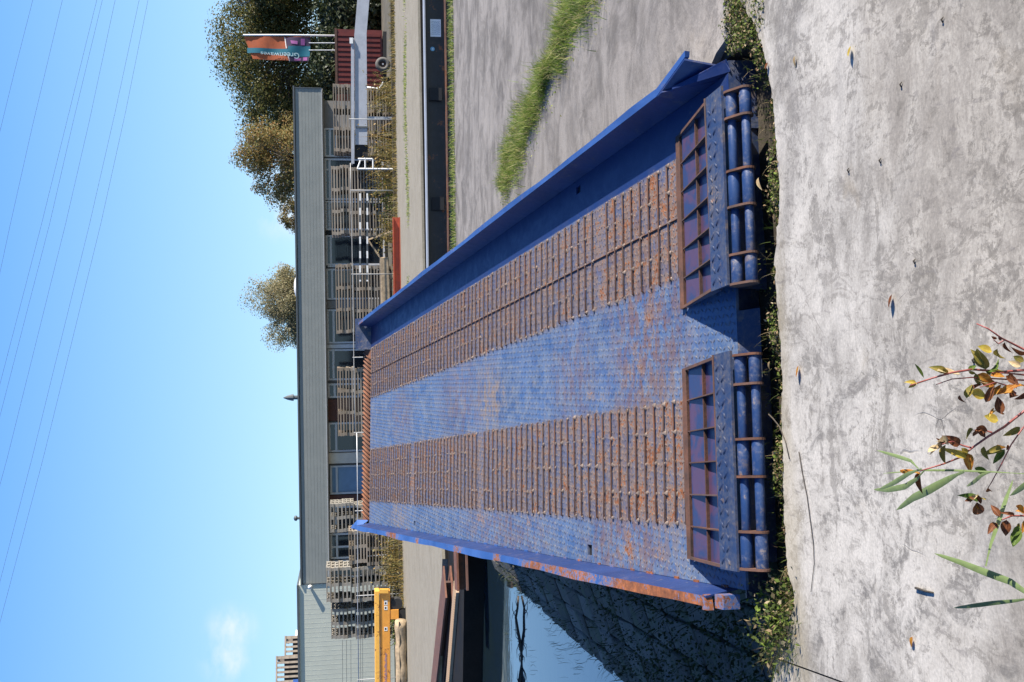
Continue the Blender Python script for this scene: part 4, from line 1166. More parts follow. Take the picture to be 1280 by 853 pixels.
for i in range(9):                                        # rows of small print, too fine to read
    z0 = a.z - nh * (.12 + .09 * i)
    x = b.x + nw * .10
    while x < a.x - nw * .12:
        l = random.uniform(.008, .028)
        tx.box((x, -.0196, z0 - .005), (min(x + l, a.x - nw * .1), -.0182, z0)); x += l + .008
tag(tx.build('printed_rows', m_plain('grey print', (.22, .25, .30), .8, 0, .1, 9, 0), nt), kind='stuff')
c = gloc(540.5, 62)
st = MB()
st.add([(c.x, -.0165, c.z)] + [(c.x + .034 * math.cos(t), -.0165, c.z + .034 * math.sin(t)) for t in np.linspace(0, 2 * math.pi, 19)[:-1]], [(0, 1 + i, 1 + (i + 1) % 18) for i in range(18)])
st.build('round_sticker', m_plain('light blue sticker', (.16, .42, .62), .4, 0, .05, 9, 0), gr)
st = MB().add([(c.x + .018 * math.cos(t), -.0175, c.z - .004 + .010 * math.sin(t)) for t in np.linspace(0, 2 * math.pi, 13)[:-1]], [tuple(range(12))])
st.build('sticker_mark', M_WHITE, gr)

# ================================================================== FAR BANK: rusty beams
def hbeam(name, label, cat, p, q, hgt, wd, mat, webmat=None):
    p, q = Vector(p), Vector(q)
    d = q - p; L = d.length; rz = math.atan2(d.y, d.x)
    root = empty(name, p, rz, label, cat)
    MB().box((0, -wd / 2, hgt - .03), (L, wd / 2, hgt)).build('top_flange', mat, root)
    MB().box((0, -wd / 2, 0), (L, wd / 2, .03)).build('bottom_flange', mat, root)
    MB().box((.001, -.02, .03), (L - .001, .02, hgt - .03)).build('web', webmat or mat, root)
    return root
hbeam('rusty_beam', 'dark rust brown steel beam with a square cut end on the far dock edge', 'beam', G(566, 727, -.10), G(549, 870, -.10), .15, .62, M_REDRUST, M_DRUST)
hbeam('rusty_beam', 'short orange rusty beam leading under the ramp at the far dock edge', 'beam', G(584, 737, -.10), G(581, 640, -.10), .17, .42, M_REDRUST, M_RUSTO)
p, q = G(573, 733, -.10), G(561, 880, -.10)
d = q - p; L = d.length
ts_ = empty('ribbed_plank', p, math.atan2(d.y, d.x), 'pale tan plank with slanting ribs lying in front of the dark rusty beam', 'plank')
M_TAN = m_plain('tan dusty steel', (.30, .21, .14), .8, 0, .2, 8, .2)
MB().box((0, -.13, 0), (L, .13, .05)).build('board', M_TAN, ts_)
rm_ = MB().bar((0, -.12, .058), (.11, .12, .058), .028, .022).mesh('rib', M_TAN)
for i in range(int(L / .065)):
    o = link('rib', rm_, ts_); o.location = (.01 + i * .065, 0, 0)
cw = MB()
for (xa, ya), (xb_, yb_) in zip(bank[5:], bank[6:]):
    cw.add([(xa, ya - .03, -2.4), (xb_, yb_ - .03, -2.4), (xb_, yb_ - .03, -.05), (xa, ya - .03, -.05)], [(0, 1, 2, 3)])
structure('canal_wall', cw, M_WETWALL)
# dark ledge under them, wet and stained
l0, l1 = G(606, 700, WZ), G(603, 853, WZ)
ld = l1 - l0
la, lb = l0 - ld * .25, l1 + ld * 3.0
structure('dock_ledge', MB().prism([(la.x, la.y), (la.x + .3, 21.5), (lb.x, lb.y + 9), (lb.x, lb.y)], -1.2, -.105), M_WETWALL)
# ================================================================== LONG LOW BUILDING
BY = 42.0
bx = lambda y: P(400, y, BY).x
bz = lambda x, y=426: P(x, y, BY).z
XR, XL = bx(115), bx(725)
ROOF = (bz(371, 115) + bz(375, 725)) / 2
FB = (bz(405, 115) + bz(408, 725)) / 2
bd = empty('low_building', ((XR + XL) / 2, BY, 0), 0, 'long low building with a deep grey boarded fascia behind the pallet stacks', 'building')
OX = (XR + XL) / 2
def bpart(name, mb, mat): return mb.build(name, mat, bd)
def B(x0, z0, x1, z1, y0, y1): return MB().box((x0 - OX, y0, z0), (x1 - OX, y1, z1))
bpart('wall', B(XL, 0, XR - .3, ROOF - .1, .15, 12), M_WALLD)
bpart('roof', B(XL - .02, ROOF - .02, XR + .05, ROOF + .04, -.72, 12.2), M_FASCIA_T)
bpart('soffit', B(XL + .01, FB - .06, XR - .02, FB - .02, -.62, .149), M_SOFFIT)
nbd = 8
hb = (ROOF - .05 - FB) / nbd
for i in range(nbd):
    bpart('fascia_board', B(XL + .03, FB + i * hb + .003, XR - .03, FB + (i + 1) * hb - .002, -.66 + .002 * (i % 2), -.62), M_FASCIA)
bpart('fascia_backing', B(XL + .02, FB, XR - .025, ROOF - .03, -.618, -.55), M_FASCIA_T)
for a, b in ((XL, XL + .03), (XR - .03, XR)): bpart('fascia_end', B(a, FB - .01, b, ROOF - .021, -.69, 0.1), M_FASCIA_T)
bpart('fascia_lip', B(XL + .031, FB - .02, XR - .031, FB - .001, -.68, -.619), M_OFFWHITE)
def win(y0, y1, x0, x1, rows=(416,), mull=(), glass=M_GLASS, fr=M_OFFWHITE):
    a, b = bx(y1), bx(y0)
    zt, zb = bz(x0), max(bz(x1), .1)
    t = .07
    w_ = bpart('window', MB().box((a - OX, .02, zb), (a + t - OX, .148, zt)).box((b - t - OX, .02, zb), (b - OX, .148, zt)).box((a + t - OX, .021, zt - t), (b - t - OX, .147, zt)).box((a + t - OX, .021, zb), (b - t - OX, .147, zb + t)), fr)
    for r_ in rows:
        MB().box((a + t - OX, .03, bz(r_) - .05), (b - t - OX, .146, bz(r_) + .03)).build('transom', fr, w_)
    for m_ in mull:
        MB().box((bx(m_) - .035 - OX, .031, zb + t), (bx(m_) + .035 - OX, .145, zt - t)).build('mullion', fr, w_)
    MB().box((a + t - OX, .10, zb + t), (b - t - OX, .112, zt - t)).build('pane', glass, w_)
win(160, 196, 409, 450, (416, 424))
win(198, 250, 409, 484, (415,), (212,))
win(251, 288, 409, 484, (414,), ())
win(294, 332, 409, 484, (415,), (333,))
win(336, 375, 409, 484, (416,), ())
win(387, 430, 409, 470, (417,), ())
win(437, 476, 409, 484, (416,), ())
win(480, 498, 409, 450, (417,), ())
win(529, 566, 409, 484, (418,), ())
win(583, 619, 410, 456, (418,), (), M_BLIND)
win(634, 664, 409, 484, (416,), ())
win(668, 700, 409, 484, (417,), (685,))
win(702, 724, 409, 450, (418,), ())
for a, b, m, z0, nm in ((500, 527, M_BRICK, 0, 'brick_pier'), (567, 580, M_PIER, 0, 'concrete_pier'), (376, 386, M_WALLD, 0, 'pier'), (289, 293, M_DARK, 0, 'downpipe'), (431, 436, M_OFFWHITE, 0, 'post'), (620, 633, M_BRICK, 0, 'brick_panel')):
    bpart(nm, B(bx(b), z0, bx(a), FB - .061, -.08 if nm == 'concrete_pier' else 0, .149), m)
# annex at the left
AXL = XL - 14

an = empty('annex', (XL - 7, BY - .95, 0), 0, 'pale grey green metal clad annex at the left end of the low building', 'building')
az = bz(375, 780)
MB().box((-7, .3, 0), (6.98, 12, az)).build('wall', M_CLAD, an)
sm_ = MB().box((-.010, .298, .1), (.012, .30, az - .05)).mesh('standing_seam', M_CLAD)
for i in range(78):
    o = link('standing_seam', sm_, an); o.location = (-6.95 + i * .178, 0, 0)
MB().box((-7.02, .22, az), (6.99, 12.05, az + .07)).build('roof_trim', M_FASCIA_T, an)
sc_ = P(388, 728, BY)
MB().tube([Vector((sc_.x - XL + 7, .27, sc_.z)), Vector((sc_.x - XL + 7, .10, sc_.z - .02))], [.05, .09], 10).build('lamp', M_WHITE, an, True)
# things on the roof
p = P(372, 497, 46)
fl = empty('roof_flue', (p.x, 46, ROOF + .03), 0, 'dark pointed flue standing on the flat roof', 'flue')
MB().tube([(0, 0, 0), (0, 0, .42)], .09, 10).build('pipe', M_FASCIA_T, fl)
MB().tube([(0, 0, .38), (0, 0, .46), (0, 0, .62), (0, 0, .80)], [.15, .14, .10, .02], 10).build('cowl', M_FASCIA_T, fl)
p = P(371, 539, 46)
tag(MB().box((p.x - .10, 45.9, ROOF + .03), (p.x + .10, 46.1, ROOF + .20)).box((p.x - .13, 45.87, ROOF + .20), (p.x + .13, 46.13, ROOF + .23)).build('roof_vent', M_FASCIA_T), 'small square vent box on the flat roof between flue and dome camera', 'vent')
p = P(371, 648, 41.5)
cm_ = empty('roof_camera', (p.x, 41.5, ROOF + .03), 0, 'dark dome camera perched on the roof edge at the left', 'camera')
MB().tube([(0, 0, 0), (0, 0, .10)], .05, 8).build('stem', M_FASCIA_T, cm_)
MB().tube([(0, 0, .09), (0, 0, .13), (0, 0, .20), (0, 0, .23)], [.06, .11, .09, .02], 12).build('housing', M_FASCIA_T, cm_, True)
for (ya, yb, h_, lab) in ((340, 376, .22, 'white domed skylight on the roof in front of the willow'), (228, 244, .16, 'small white domed skylight on the roof in front of the autumn tree')):
    a, b = P(371, yb, 45), P(371, ya, 45)
    m = MB(); n = 16; rows = []
    rx, cx = (b.x - a.x) / 2, (a.x + b.x) / 2
    vs, fs = [], []
    for i in range(6):
        t = i / 5 * math.pi / 2
        for k in range(n):
            q_ = 2 * math.pi * k / n
            vs.append((cx + rx * math.cos(t) * math.cos(q_), 45.5 + rx * math.cos(t) * math.sin(q_), ROOF + .03 + h_ * 1.25 * math.sin(t)))
    for i in range(5):
        for k in range(n): fs.append((i * n + k, i * n + (k + 1) % n, (i + 1) * n + (k + 1) % n, (i + 1) * n + k))
    tag(m.add(vs, fs).build('skylight', M_WHITE, None, True), lab, 'skylight')

M_BATTEN = m_plain('grey timber battens', (.24, .20, .16), .85, 0, .25, 5, .2)
# slatted towers far behind the annex
def louvre(name, label, x0, x1, zt, Y, n, dep, ang):
    root = empty(name, (x0, Y, 0), ang, label, 'slatted roof screen')
    W_ = x1 - x0
    h0 = 3.0
    MB().box((.05, .06, 0), (W_ - .05, dep, zt - .5)).build('core', M_DARK, root)
    k_ = int(W_ / .34)
    sm = MB().bar((0, 0, h0), (.0, 0, zt), .16, .07, (0, 1, 0)).mesh('batten', M_BATTEN)
    for i in range(k_):
        o = link('batten', sm, root); o.location = (W_ - .1 - i * .34, 0, 0); o.rotation_euler = (0, rad(-9), 0) if i > 60 else (0, 0, 0)
    sm = MB().bar((0, 0, h0), (0, 0, zt), .07, .16, (0, 1, 0)).mesh('side_batten', M_BATTEN)
    for i in range(8):
        o = link('side_batten', sm, root); o.location = (W_ + .02, .2 + i * .5, 0)
    MB().box((-.06, -.06, zt), (W_ + .06, .06, zt + .12)).box((W_ - .06, .06, zt), (W_ + .06, dep, zt + .12)).build('top_rail', M_BATTEN, root)
    if 'blue' in label:
        MB().box((W_ * .35, -.08, zt - 1.75), (W_ * .62, -.035, zt - 1.15)).build('blue_panel', m_plain('blue sign panel', (.03, .09, .30), .5, 0, .1, 4, 0), root)
louvre('slatted_tower', 'larger timber slatted roof screen with a blue panel behind the annex', P(345, 900, 80).x, P(345, 824, 80).x, P(345, 824, 80).z, 80, 12, 4.2, rad(22))
louvre('slatted_tower', 'smaller timber slatted roof screen beside the larger one behind the annex', P(357, 830, 84).x, P(357, 797, 84).x, P(357, 797, 84).z, 84, 8, 4.2, rad(22))
tag(MB().box((P(360, 850, 90).x, 90, 0), (P(360, 812, 90).x, 96, P(366, 820, 90).z)).build('white_hall', M_WHITE), 'white flat wall glimpsed between the slatted roof screens', 'building')

# ================================================================== YARD: pallets
def pallet_mesh(wd, dp, ht, nblk, mat):
    m = MB()
    tb = .022
    for i in range(5):                                    # top boards along the front
        y0 = -dp / 2 + i * (dp - .10) / 4
        m.box((-wd / 2, y0, ht - tb - .001), (wd / 2, y0 + .10, ht - .001))
    for j in range(nblk):
        x = -wd / 2 + .06 + j * (wd - .12) / (nblk - 1)
        m.box((x - .055, -dp / 2, ht - 2 * tb - .002), (x + .055, dp / 2, ht - tb - .002))
        for y in (-dp / 2 + .003, -.07, dp / 2 - .143):
            m.box((x - .05, y, tb), (x + .05, y + .14, ht - 2 * tb - .003))
    for i in range(3):
        y0 = -dp / 2 + .002 + i * (dp - .124) / 2
        m.box((-wd / 2, y0, 0), (wd / 2, y0 + .12, tb - .001))
    return m.mesh('pallet', mat)
PAL = {(w_, h_, c_): pallet_mesh(w_, 1.0, h_, nb_, M_WOOD if c_ == 'w' else M_WOODG) for (w_, h_, nb_, c_) in ((2.3, .098, 4, 'w'), (1.0, .134, 3, 'g'), (1.1, .098, 3, 'w'), (1.15, .134, 3, 'g'))}
ORD = ['topmost', 'second', 'third', 'fourth', 'fifth', 'sixth', 'seventh', 'eighth', 'ninth', 'tenth', 'eleventh', 'twelfth', 'thirteenth', 'fourteenth', 'fifteenth', 'sixteenth', 'seventeenth', 'eighteenth', 'nineteenth', 'twentieth', 'twenty first', 'twenty second', 'twenty third']
def stack(y0, y1, xt, Y, key, where):
    c = P(440, (y0 + y1) / 2, Y)
    top = P(xt, (y0 + y1) / 2, Y).z
    h = key[1]
    n = int(round(top / h))
    off = 0
    for i in range(n):                                    # i = 0 lowest
        o = link('pallet', PAL[key])
        off += random.gauss(0, .012)
        if i == n - 6: off += .07
        o.location = (c.x + off, Y + .5 + random.gauss(0, .02), i * h + .002)
        o.rotation_euler = (0, 0, random.gauss(0, .012))
        j = n - 1 - i
        tag(o, f'{ORD[min(j, 22)]} pallet from the top, stack {where}' if j else f'topmost pallet, stack {where}', 'pallet', 'wooden pallets stacked in the yard')
stack(712, 752, 408, 35.6, (1.15, .134, 'g'), 'at the fascia end by the yellow beam')
stack(763, 800, 412, 35.8, (1.0, .134, 'g'), 'against the pale annex wall')
stack(671, 706, 436, 35.6, (1.1, .098, 'w'), 'left of the ramp end')
stack(632, 668, 415, 37.2, (1.0, .134, 'g'), 'over the ramp far left corner')
stack(458, 545, 421, 36.4, (2.3, .098, 'w'), 'before the brown brick pier')
stack(333, 418, 419, 36.0, (2.3, .098, 'w'), 'behind the ramp far right corner')
stack(212, 297, 416, 36.2, (2.3, .098, 'w'), 'beside the white frame')
stack(110, 200, 417, 36.8, (2.3, .098, 'w'), 'behind the grey boom')

M_RAIL = m_plain('weathered rail paint', (.33, .33, .32), .6, 0, .15, 6, .05)
# guard rail along the yard
RY = 34.4
rl = empty('guard_rail', (0, RY, 0), 0, 'thin pale guard rail with posts running along the yard before the pallets', 'railing')
def rp(x, y): return P(x, y, RY) - Vector((0, RY, 0))
prs = [(438, 204), (438, 235), (440, 300), (442, 420), (443, 500), (444, 541)]
MB().tube([rp(*q) for q in prs], .015, 6).build('top_rail', M_RAIL, rl, True)
MB().tube([rp(446, 541), rp(447, 620), rp(447, 745), rp(449, 900)], .016, 6).build('top_rail', M_GALV, rl, True)
for y in (149, 238, 343, 447, 541, 639, 745, 850):
    x = 438 + (y - 200) * .0155
    MB().tube([Vector((rp(x, y).x, 0, 0)), rp(x - 1, y)], .016, 6).build('post', M_RAIL, rl, True)
for x in (428, 433, 438.5, 450.5, 453):
    MB().tube([rp(x, 800 if x < 440 else 745), rp(x + .6, 900)], .006, 4).build('wire', M_FASCIA_T, rl)
# barrier tape with white dashes
for (x, lab) in ((450, 'upper dashed white barrier tape strung before the pallets'), (459, 'lower dashed white barrier tape strung before the pallets')):
    bt = empty('barrier_tape', (0, RY + .3, 0), 0, lab, 'barrier tape')
    y = 242
    k_ = 0
    while y < 352:
        a, b = P(x, y, RY + .3), P(x + .2, min(y + 9, 352), RY + .3)
        z = Vector((0, RY + .3, 0))
        MB().bar(a - z, b - z, .01, .055).build('white_dash' if k_ % 2 == 0 else 'blue_dash', M_WHITE if k_ % 2 == 0 else M_FASCIA_T, bt)
        y += 9; k_ += 1
# white frame chair
wf = P(449, 205, 34.9)
ch = empty('welded_rack', (wf.x, 34.9, .7), 0, 'small white welded frame hung on the rail beside the grey boom', 'frame')
for a, b in (((-.16, 0, 0), (-.16, 0, .5)), ((.16, 0, .02), (.16, 0, .48)), ((-.16, 0, 0), (.16, 0, 0)), ((-.16, 0, .25), (.20, 0, .25)), ((-.16, 0, .5), (.12, 0, .40)), ((-.16, 0, -.7), (-.16, 0, 0))):
    MB().tube([a, b], .03, 6).build('bar', M_WHITE, ch)

# grey boom
GB = 36.0
bo = empty('grey_boom', (P(449, 120, GB).x, GB, 0), 0, 'long pale grey box boom reaching in from the right over the yard', 'boom')
o_ = Vector((P(449, 120, GB).x, GB, 0))
q = lambda x, y, dy=0: P(x, y, GB) - o_ + Vector((0, dy, 0))
MB().bar(q(451.5, 182), q(450.5, 44), .30, .40).build('boom_section', M_GREYPAINT, bo)
MB().bar(q(450.5, 44.5), q(460, -70), .29, .395).build('boom_section', M_GREYPAINT, bo)
MB().bar(q(441, 206, -.18), q(440.6, 50, -.18), .06, .10).build('top_channel', M_GREYPAINT, bo)
MB().box(tuple(q(460, 197, -.1)), tuple(q(441, 182.5, .1))).build('end_box', M_DARK, bo)
MB().bar(q(440, 206), q(440, 183), .22, .05).build('end_arm', M_GALV, bo)
MB().bar(q(445, 160.5, -.152), q(460, 160.5, -.152), .05, .06).build('clamp', M_FASCIA_T, bo)
MB().box(tuple(q(437, 57, -.25)), tuple(q(441, 50, -.2))).build('white_tag', M_WHITE, bo)
MB().bar(q(459, 148) * 1.0, Vector((q(459, 148).x, 0, 0)), .10, .10).build('support', M_GALV, bo)
MB().bar(q(459, -60), Vector((q(459, -60).x, 0, 0)), .2, .2).build('support', M_GREYPAINT, bo)

# red container, trailer with wheel, dark hedge
RC = 43.5
a, b = P(420, 115, RC), P(488, 38, RC)
ct = empty('red_container', ((a.x + b.x) / 2, RC, 0), 0, 'dark red steel container under the trees behind the grey boom', 'container')
hw = (b.x - a.x) / 2
MB().box((-hw, .05, .02), (hw, 5, a.z)).build('body', M_RED, ct)
rm_ = MB().box((-.05, 0, .1), (.05, .05, a.z - .08)).mesh('rib', M_RED)
for i in range(int(2 * hw / .2)):
    o = link('rib', rm_, ct); o.location = (-hw + .1 + i * .2, 0, 0)
MB().box((-hw - .02, -.02, a.z - .07), (hw + .02, .049, a.z + .02)).build('top_rail', M_DRUST, ct)
wp = P(484, 82, 37)
tr = empty('boat_trailer', (wp.x, 37, 0), 0, 'old trailer with one bare tyre and bent grey arm under the boom', 'trailer')
def torus(R_, r_, n=20, m=8):
    vs, fs = [], []
    for i in range(n):
        t = 2 * math.pi * i / n
        for k in range(m):
            s_ = 2 * math.pi * k / m
            vs.append(((R_ + r_ * math.cos(s_)) * math.cos(t), r_ * 1.1 * math.sin(s_), (R_ + r_ * math.cos(s_)) * math.sin(t)))
    for i in range(n):
        for k in range(m): fs.append((i * m + k, i * m + (k + 1) % m, ((i + 1) % n) * m + (k + 1) % m, ((i + 1) % n) * m + k))
    return MB().add(vs, fs)
wh = empty('wheel', (0, -.1, .26)); wh.parent = tr
torus(.175, .085).build('tyre', m_plain('dusty tyre', (.11, .105, .10), .85, 0, .2, 10, .1), wh, True)
MB().tube([(0, -.05, 0), (0, .05, 0)], .095, 14).build('rim', M_DRUST, wh)
MB().tube([(0, -.07, 0), (0, -.045, 0)], .03, 8).build('hub', M_GALV, wh)
rel = lambda x, y: P(x, y, 37) - Vector((wp.x, 37, 0))
MB().tube([rel(452, 109), rel(474, 112), rel(482, 100)], .05, 8).build('bent_arm', M_GALV, tr, True)
MB().bar(rel(470, 83) , rel(479, 83), .10, .06).build('mudguard_stay', M_GALV, tr)
MB().bar(rel(481, 40), rel(481, 125), .10, .12).build('frame', M_DARK, tr)
MB().box(tuple(rel(491, 125) * 1), tuple(rel(478, 96) + Vector((0, .8, 0)))).build('axle_box', M_DARK, tr)

# red painted beam, wooden baulk in the yard
hbeam('red_beam', 'red lead painted steel beam on the ground beyond the path', 'beam', G(500, 272, 0), G(502, 420, 0), .22, .2, M_REDBEAM)
a, b = P(480, 322, 35), P(483, 395, 35)
tag(MB().bar((a.x, 35, a.z), (b.x, 35, b.z), .3, .3).bar((a.x - .6, 35, 0), (a.x - .6, 35, a.z - .15), .2, .2).bar((b.x + .3, 35, 0), (b.x + .3, 35, a.z - .15), .2, .2).build('timber_baulk', M_LOG, None, False, .03), 'thick tan timber baulk lying behind the red beam', 'timber')
a, b = P(494, 318, 34.9), P(471, 340, 34.9)
MBs = MB().bar((P(494, 335, 34.9).x, 34.9, .3), (P(482, 300, 34.9).x, 34.9, .9), .05, .05)
tag(MBs.bar((P(482, 300, 34.9).x, 34.9, .9), (P(482, 300, 34.9).x + .3, 34.95, .05), .05, .05).build('wooden_prop', M_LOG), 'thin slanting wooden prop between the weeds and the red beam', 'prop')

# yellow beam on wheels, log
YY = 32.5
yb = empty('yellow_beam', (P(470, 795, YY).x, YY, 0), 0, 'yellow steel lifting beam on small black wheels at the left of the yard', 'lifting beam')
o2 = Vector((P(470, 795, YY).x, YY, 0))
q = lambda x, y, dy=0: P(x, y, YY) - o2 + Vector((0, dy, 0))
MB().bar(q(481, 737.5), q(482, 905), .34, .30).build('main_beam', M_YELLOWD, yb, bevel=.015)
MB().bar(q(471, 737), q(472, 905), .42, .14).build('top_box', M_YELLOW, yb, bevel=.015)
MB().bar(q(474, 737.2, -.18), q(485, 737.2, -.18), .10, .12).build('end_plate', M_YELLOW, yb)
MB().box(tuple(q(484, 746, -.10)), tuple(q(476, 739, .1))).build('buffer', M_RUBBER, yb)
MB().box(tuple(q(484, 733.5, -.10)), tuple(q(474, 736.5, .1))).build('buffer', M_RUBBER, yb)
MB().box(tuple(q(498, 772, -.18)), tuple(q(488, 761, .18))).build('leg_bracket', M_YELLOWD, yb)
MB().box(tuple(q(496, 762, -.12)), tuple(q(487.5, 748, .12))).build('motor', M_DARK, yb)
for (x, y) in ((496, 754), (503, 768)):
    c_ = q(x, y)
    MB().tube([(c_.x, -.14, c_.z), (c_.x, .14, c_.z)], .17, 16).build('wheel', M_RUBBER, yb)
for (y, w_, m) in ((749, 6, M_WHITE), (756, 5, M_WHITE), (782, 5, M_WHITE)):
    a, b = q(480, y + w_, -.1735), q(484, y, -.1735)
    st_ = MB().box((a.x, -.176, b.z), (b.x, -.171, a.z)).build('label', m, yb)
    MB().box((a.x + .03, -.178, b.z + .03), (a.x + .09, -.1765, a.z - .02)).build('label_mark', M_DARK, st_)
lt = MB()                                                 # worn lettering, only strokes are left
for i in range(11):
    a = q(484, 852 - i * 3.4, 0)
    for k in range(3):
        lt.box((a.x + k * .028, -.1745, a.z + random.uniform(0, .03)), (a.x + k * .028 + .015, -.1715, a.z + random.uniform(.05, .10)))
tag(lt.build('worn_lettering', m_plain('faded purple print', (.34, .22, .30), .6, 0, .2, 9, 0), yb), kind='stuff')
MB().bar(q(487, 890), Vector((q(487, 890).x, 0, 0)), .3, .2).build('far_leg', M_YELLOWD, yb)
a, b = P(497, 776, 32.0), P(498, 905, 32.0)
m = MB(); pts = [Vector((a.x + (b.x - a.x) * t, 32.0 + .04 * math.sin(t * 9), .17 + .012 * math.sin(t * 23))) for t in np.linspace(0, 1, 16)]
lg = empty('timber_log', (a.x, 32.0, 0), 0, 'long weathered split log under the yellow beam', 'log')
pts = [p_ - Vector((a.x, 32.0, 0)) for p_ in pts]
m.tube(pts, [.17 * (1 + .08 * math.sin(i * 1.9)) for i in range(16)], 11).build('trunk', M_LOG, lg, True)
MB().tube([p_ + Vector((0, -.165, .05 + .01 * math.sin(i * 2))) for i, p_ in enumerate(pts)], [.006 + .01 * (i % 3 == 0) for i in range(16)], 5).build('split', M_DARK, lg)

# weeds in the yard
def weed(px, py, Y, rx, rz_, n, mat, label, low=False):
    c = P(px, py, Y)
    cc = np.array([c.x, Y, 0])
    b = cc + rng.normal(size=(n, 3)) * [rx * .6, .25, 0]
    h = np.clip(rng.normal(rz_, rz_ * .35, n), .1, None)
    lean = rng.normal(size=(n, 3)) * .5; lean[:, 2] = 0
    v1, f1 = blades(b, h, .02, lean, .4)
    k = rng.integers(0, n, n * 5)
    t = rng.random(n * 5)[:, None]
    pos = b[k] + lean[k] * h[k][:, None] * (t * .35 + .4 * t * t) + np.array([0, 0, 1.]) * h[k][:, None] * t * .75 + rng.normal(size=(n * 5, 3)) * .05
    v2, f2 = leaf_quads(pos, rng.uniform(.04, .11, n * 5))
    v, f = joinv([(v1, f1), (v2, f2)])
    tag(link('weed_bush', npmesh('weed_bush', v, f, mat)), label, 'weeds', 'weeds growing among the yard clutter')
weed(478, 118, 35.4, .55, .9, 90, M_DRYW, 'yellowing bushy weeds under the grey boom nearest the trailer')
weed(470, 192, 35.4, .7, .9, 110, M_DRYW, 'orange and yellow weeds in front of the pallets below the white frame')
weed(472, 225, 35.3, .5, .9, 80, M_DRYW, 'yellow flowering weeds right of the first rail post by the pallets')
weed(478, 250, 35.2, .5, .55, 70, M_MOSS, 'low green weeds between two rail posts before the pallets')
weed(476, 290, 35.2, .6, .7, 90, M_DRYW, 'dry yellow weeds by the slanting wooden prop')
weed(480, 690, 34.9, .7, .75, 120, M_DRYW, 'tall dry weeds beside the left far corner of the ramp')
weed(480, 722, 34.6, .7, .75, 140, M_DRYW, 'straw coloured weeds in front of the stack at the end of the fascia')
weed(478, 780, 35.0, .8, .6, 90, M_MOSS, 'green weeds behind the yellow beam')
n = 3500
xx = rng.uniform(-12, 14, n)
b2 = np.column_stack([xx, 33.7 + rng.normal(size=n) * .3, np.zeros(n)])
lean = rng.normal(size=(n, 3)) * .6; lean[:, 2] = 0
v, f = blades(b2, rng.uniform(.08, .35, n), .02, lean, .5, 2)
tag(link('yard_edge_grass', npmesh('yard_edge_grass', v, f, M_DRYW)), kind='stuff')
tag(MB().box((-60, 33.95, -.01), (60, 34.25, .10)).build('yard_kerb', M_SOIL), kind='structure')

# ================================================================== FEATHER FLAG
FY = 44.0
top, bot = P(304, 44, FY), P(420, 43, FY)
fg = empty('feather_flag', (bot.x, FY, 0), 0, 'orange and teal feather flag on a pale pole against the dark tree', 'flag')
fo = Vector((bot.x, FY, 0))
q = lambda x, y, dy=0: P(x, y, FY) - fo + Vector((0, dy, 0))
MB().tube([(q(420, 44).x, 0, 0), q(360, 44), q(304, 44)], .035, 8).build('pole', M_WHITE, fg, True)
MB().tube([q(386, 54), q(425, 54)], .02, 6).build('side_pole', M_GALV, fg)
MB().tube([q(386, 63), q(425, 63)], .02, 6).build('side_pole', M_GALV, fg)
M_FO = m_plain('orange flag cloth', (.36, .085, .03), .8, 0, .15, 3, 0)
M_FT = m_plain('teal flag cloth', (.008, .12, .17), .8, 0, .1, 3, 0)
M_FD = m_plain('dark violet flag cloth', (.045, .028, .065), .8, 0, .1, 3, 0)
M_FP = m_plain('pink flag print', (.36, .11, .30), .8, 0, .1, 3, 0)
def cloth(name, quad, mat, dy, nx=12):
    """quad: left top, right top, right bottom, left bottom in photo points, rippled"""
    vs, fs = [], []
    for i in range(nx + 1):
        t = i / nx
        for k in range(4):
            s_ = k / 3
            x = (quad[0][0] * (1 - t) + quad[1][0] * t) * (1 - s_) + (quad[3][0] * (1 - t) + quad[2][0] * t) * s_
            y = (quad[0][1] * (1 - t) + quad[1][1] * t) * (1 - s_) + (quad[3][1] * (1 - t) + quad[2][1] * t) * s_
            vs.append(q(x, y, dy + .03 * math.sin((x - 305) * .16 + (y - 44) * .09)))
    for i in range(nx):
        for k in range(3):
            o = i * 4 + k; fs.append((o, o + 1, o + 5, o + 4))
    return MB().add(vs, fs).build(name, mat, fg, True)
cloth('flag_cloth', [(305, 46), (388, 46), (385, 77), (316, 74)], M_FO, 0)
cloth('teal_stripe', [(309, 60), (360, 61.5), (360, 67.5), (309, 66.5)], M_FT, -.02)
cloth('teal_stripe', [(359.5, 58), (388, 58), (387, 71), (360.5, 71)], M_FT, -.025)
cloth('violet_block', [(357, 47), (388, 47), (388, 58), (359, 58)], M_FD, -.02)
cloth('violet_block', [(361, 71), (387, 71), (385.5, 77), (363, 77)], M_FD, -.02)
cloth('white_line', [(355.5, 47), (356.5, 47), (358.5, 61), (357.5, 61)], M_WHITE, -.024)
cloth('white_line', [(359.5, 70), (360.5, 70), (362.5, 77), (361.5, 77)], M_WHITE, -.024)
for a in ([(363, 51), (372, 52), (372, 56), (364, 55)], [(376, 49), (381, 49), (381, 57), (376, 57)], [(368, 73), (376, 73), (376, 76), (368, 76)], [(379, 72), (384, 72), (384, 76), (379, 76)]):
    cloth('pink_mark', a, M_FP, -.03, 3)
cu = bpy.data.curves.new('lettering', 'FONT'); cu.body = 'Greenwaves'; cu.size = .40; cu.extrude = .002
cu.materials.append(m_plain('pale flag lettering', (.42, .58, .60), .8, 0, .05, 3, 0))
lt_ = bpy.data.objects.new('lettering', cu); col.objects.link(lt_)
dg = bpy.context.evaluated_depsgraph_get(); dg.update()
me = bpy.data.meshes.new_from_object(lt_.evaluated_get(dg)); bpy.data.objects.remove(lt_)
xs_ = [v_.co.x for v_ in me.vertices]; W0 = max(xs_) - min(xs_)
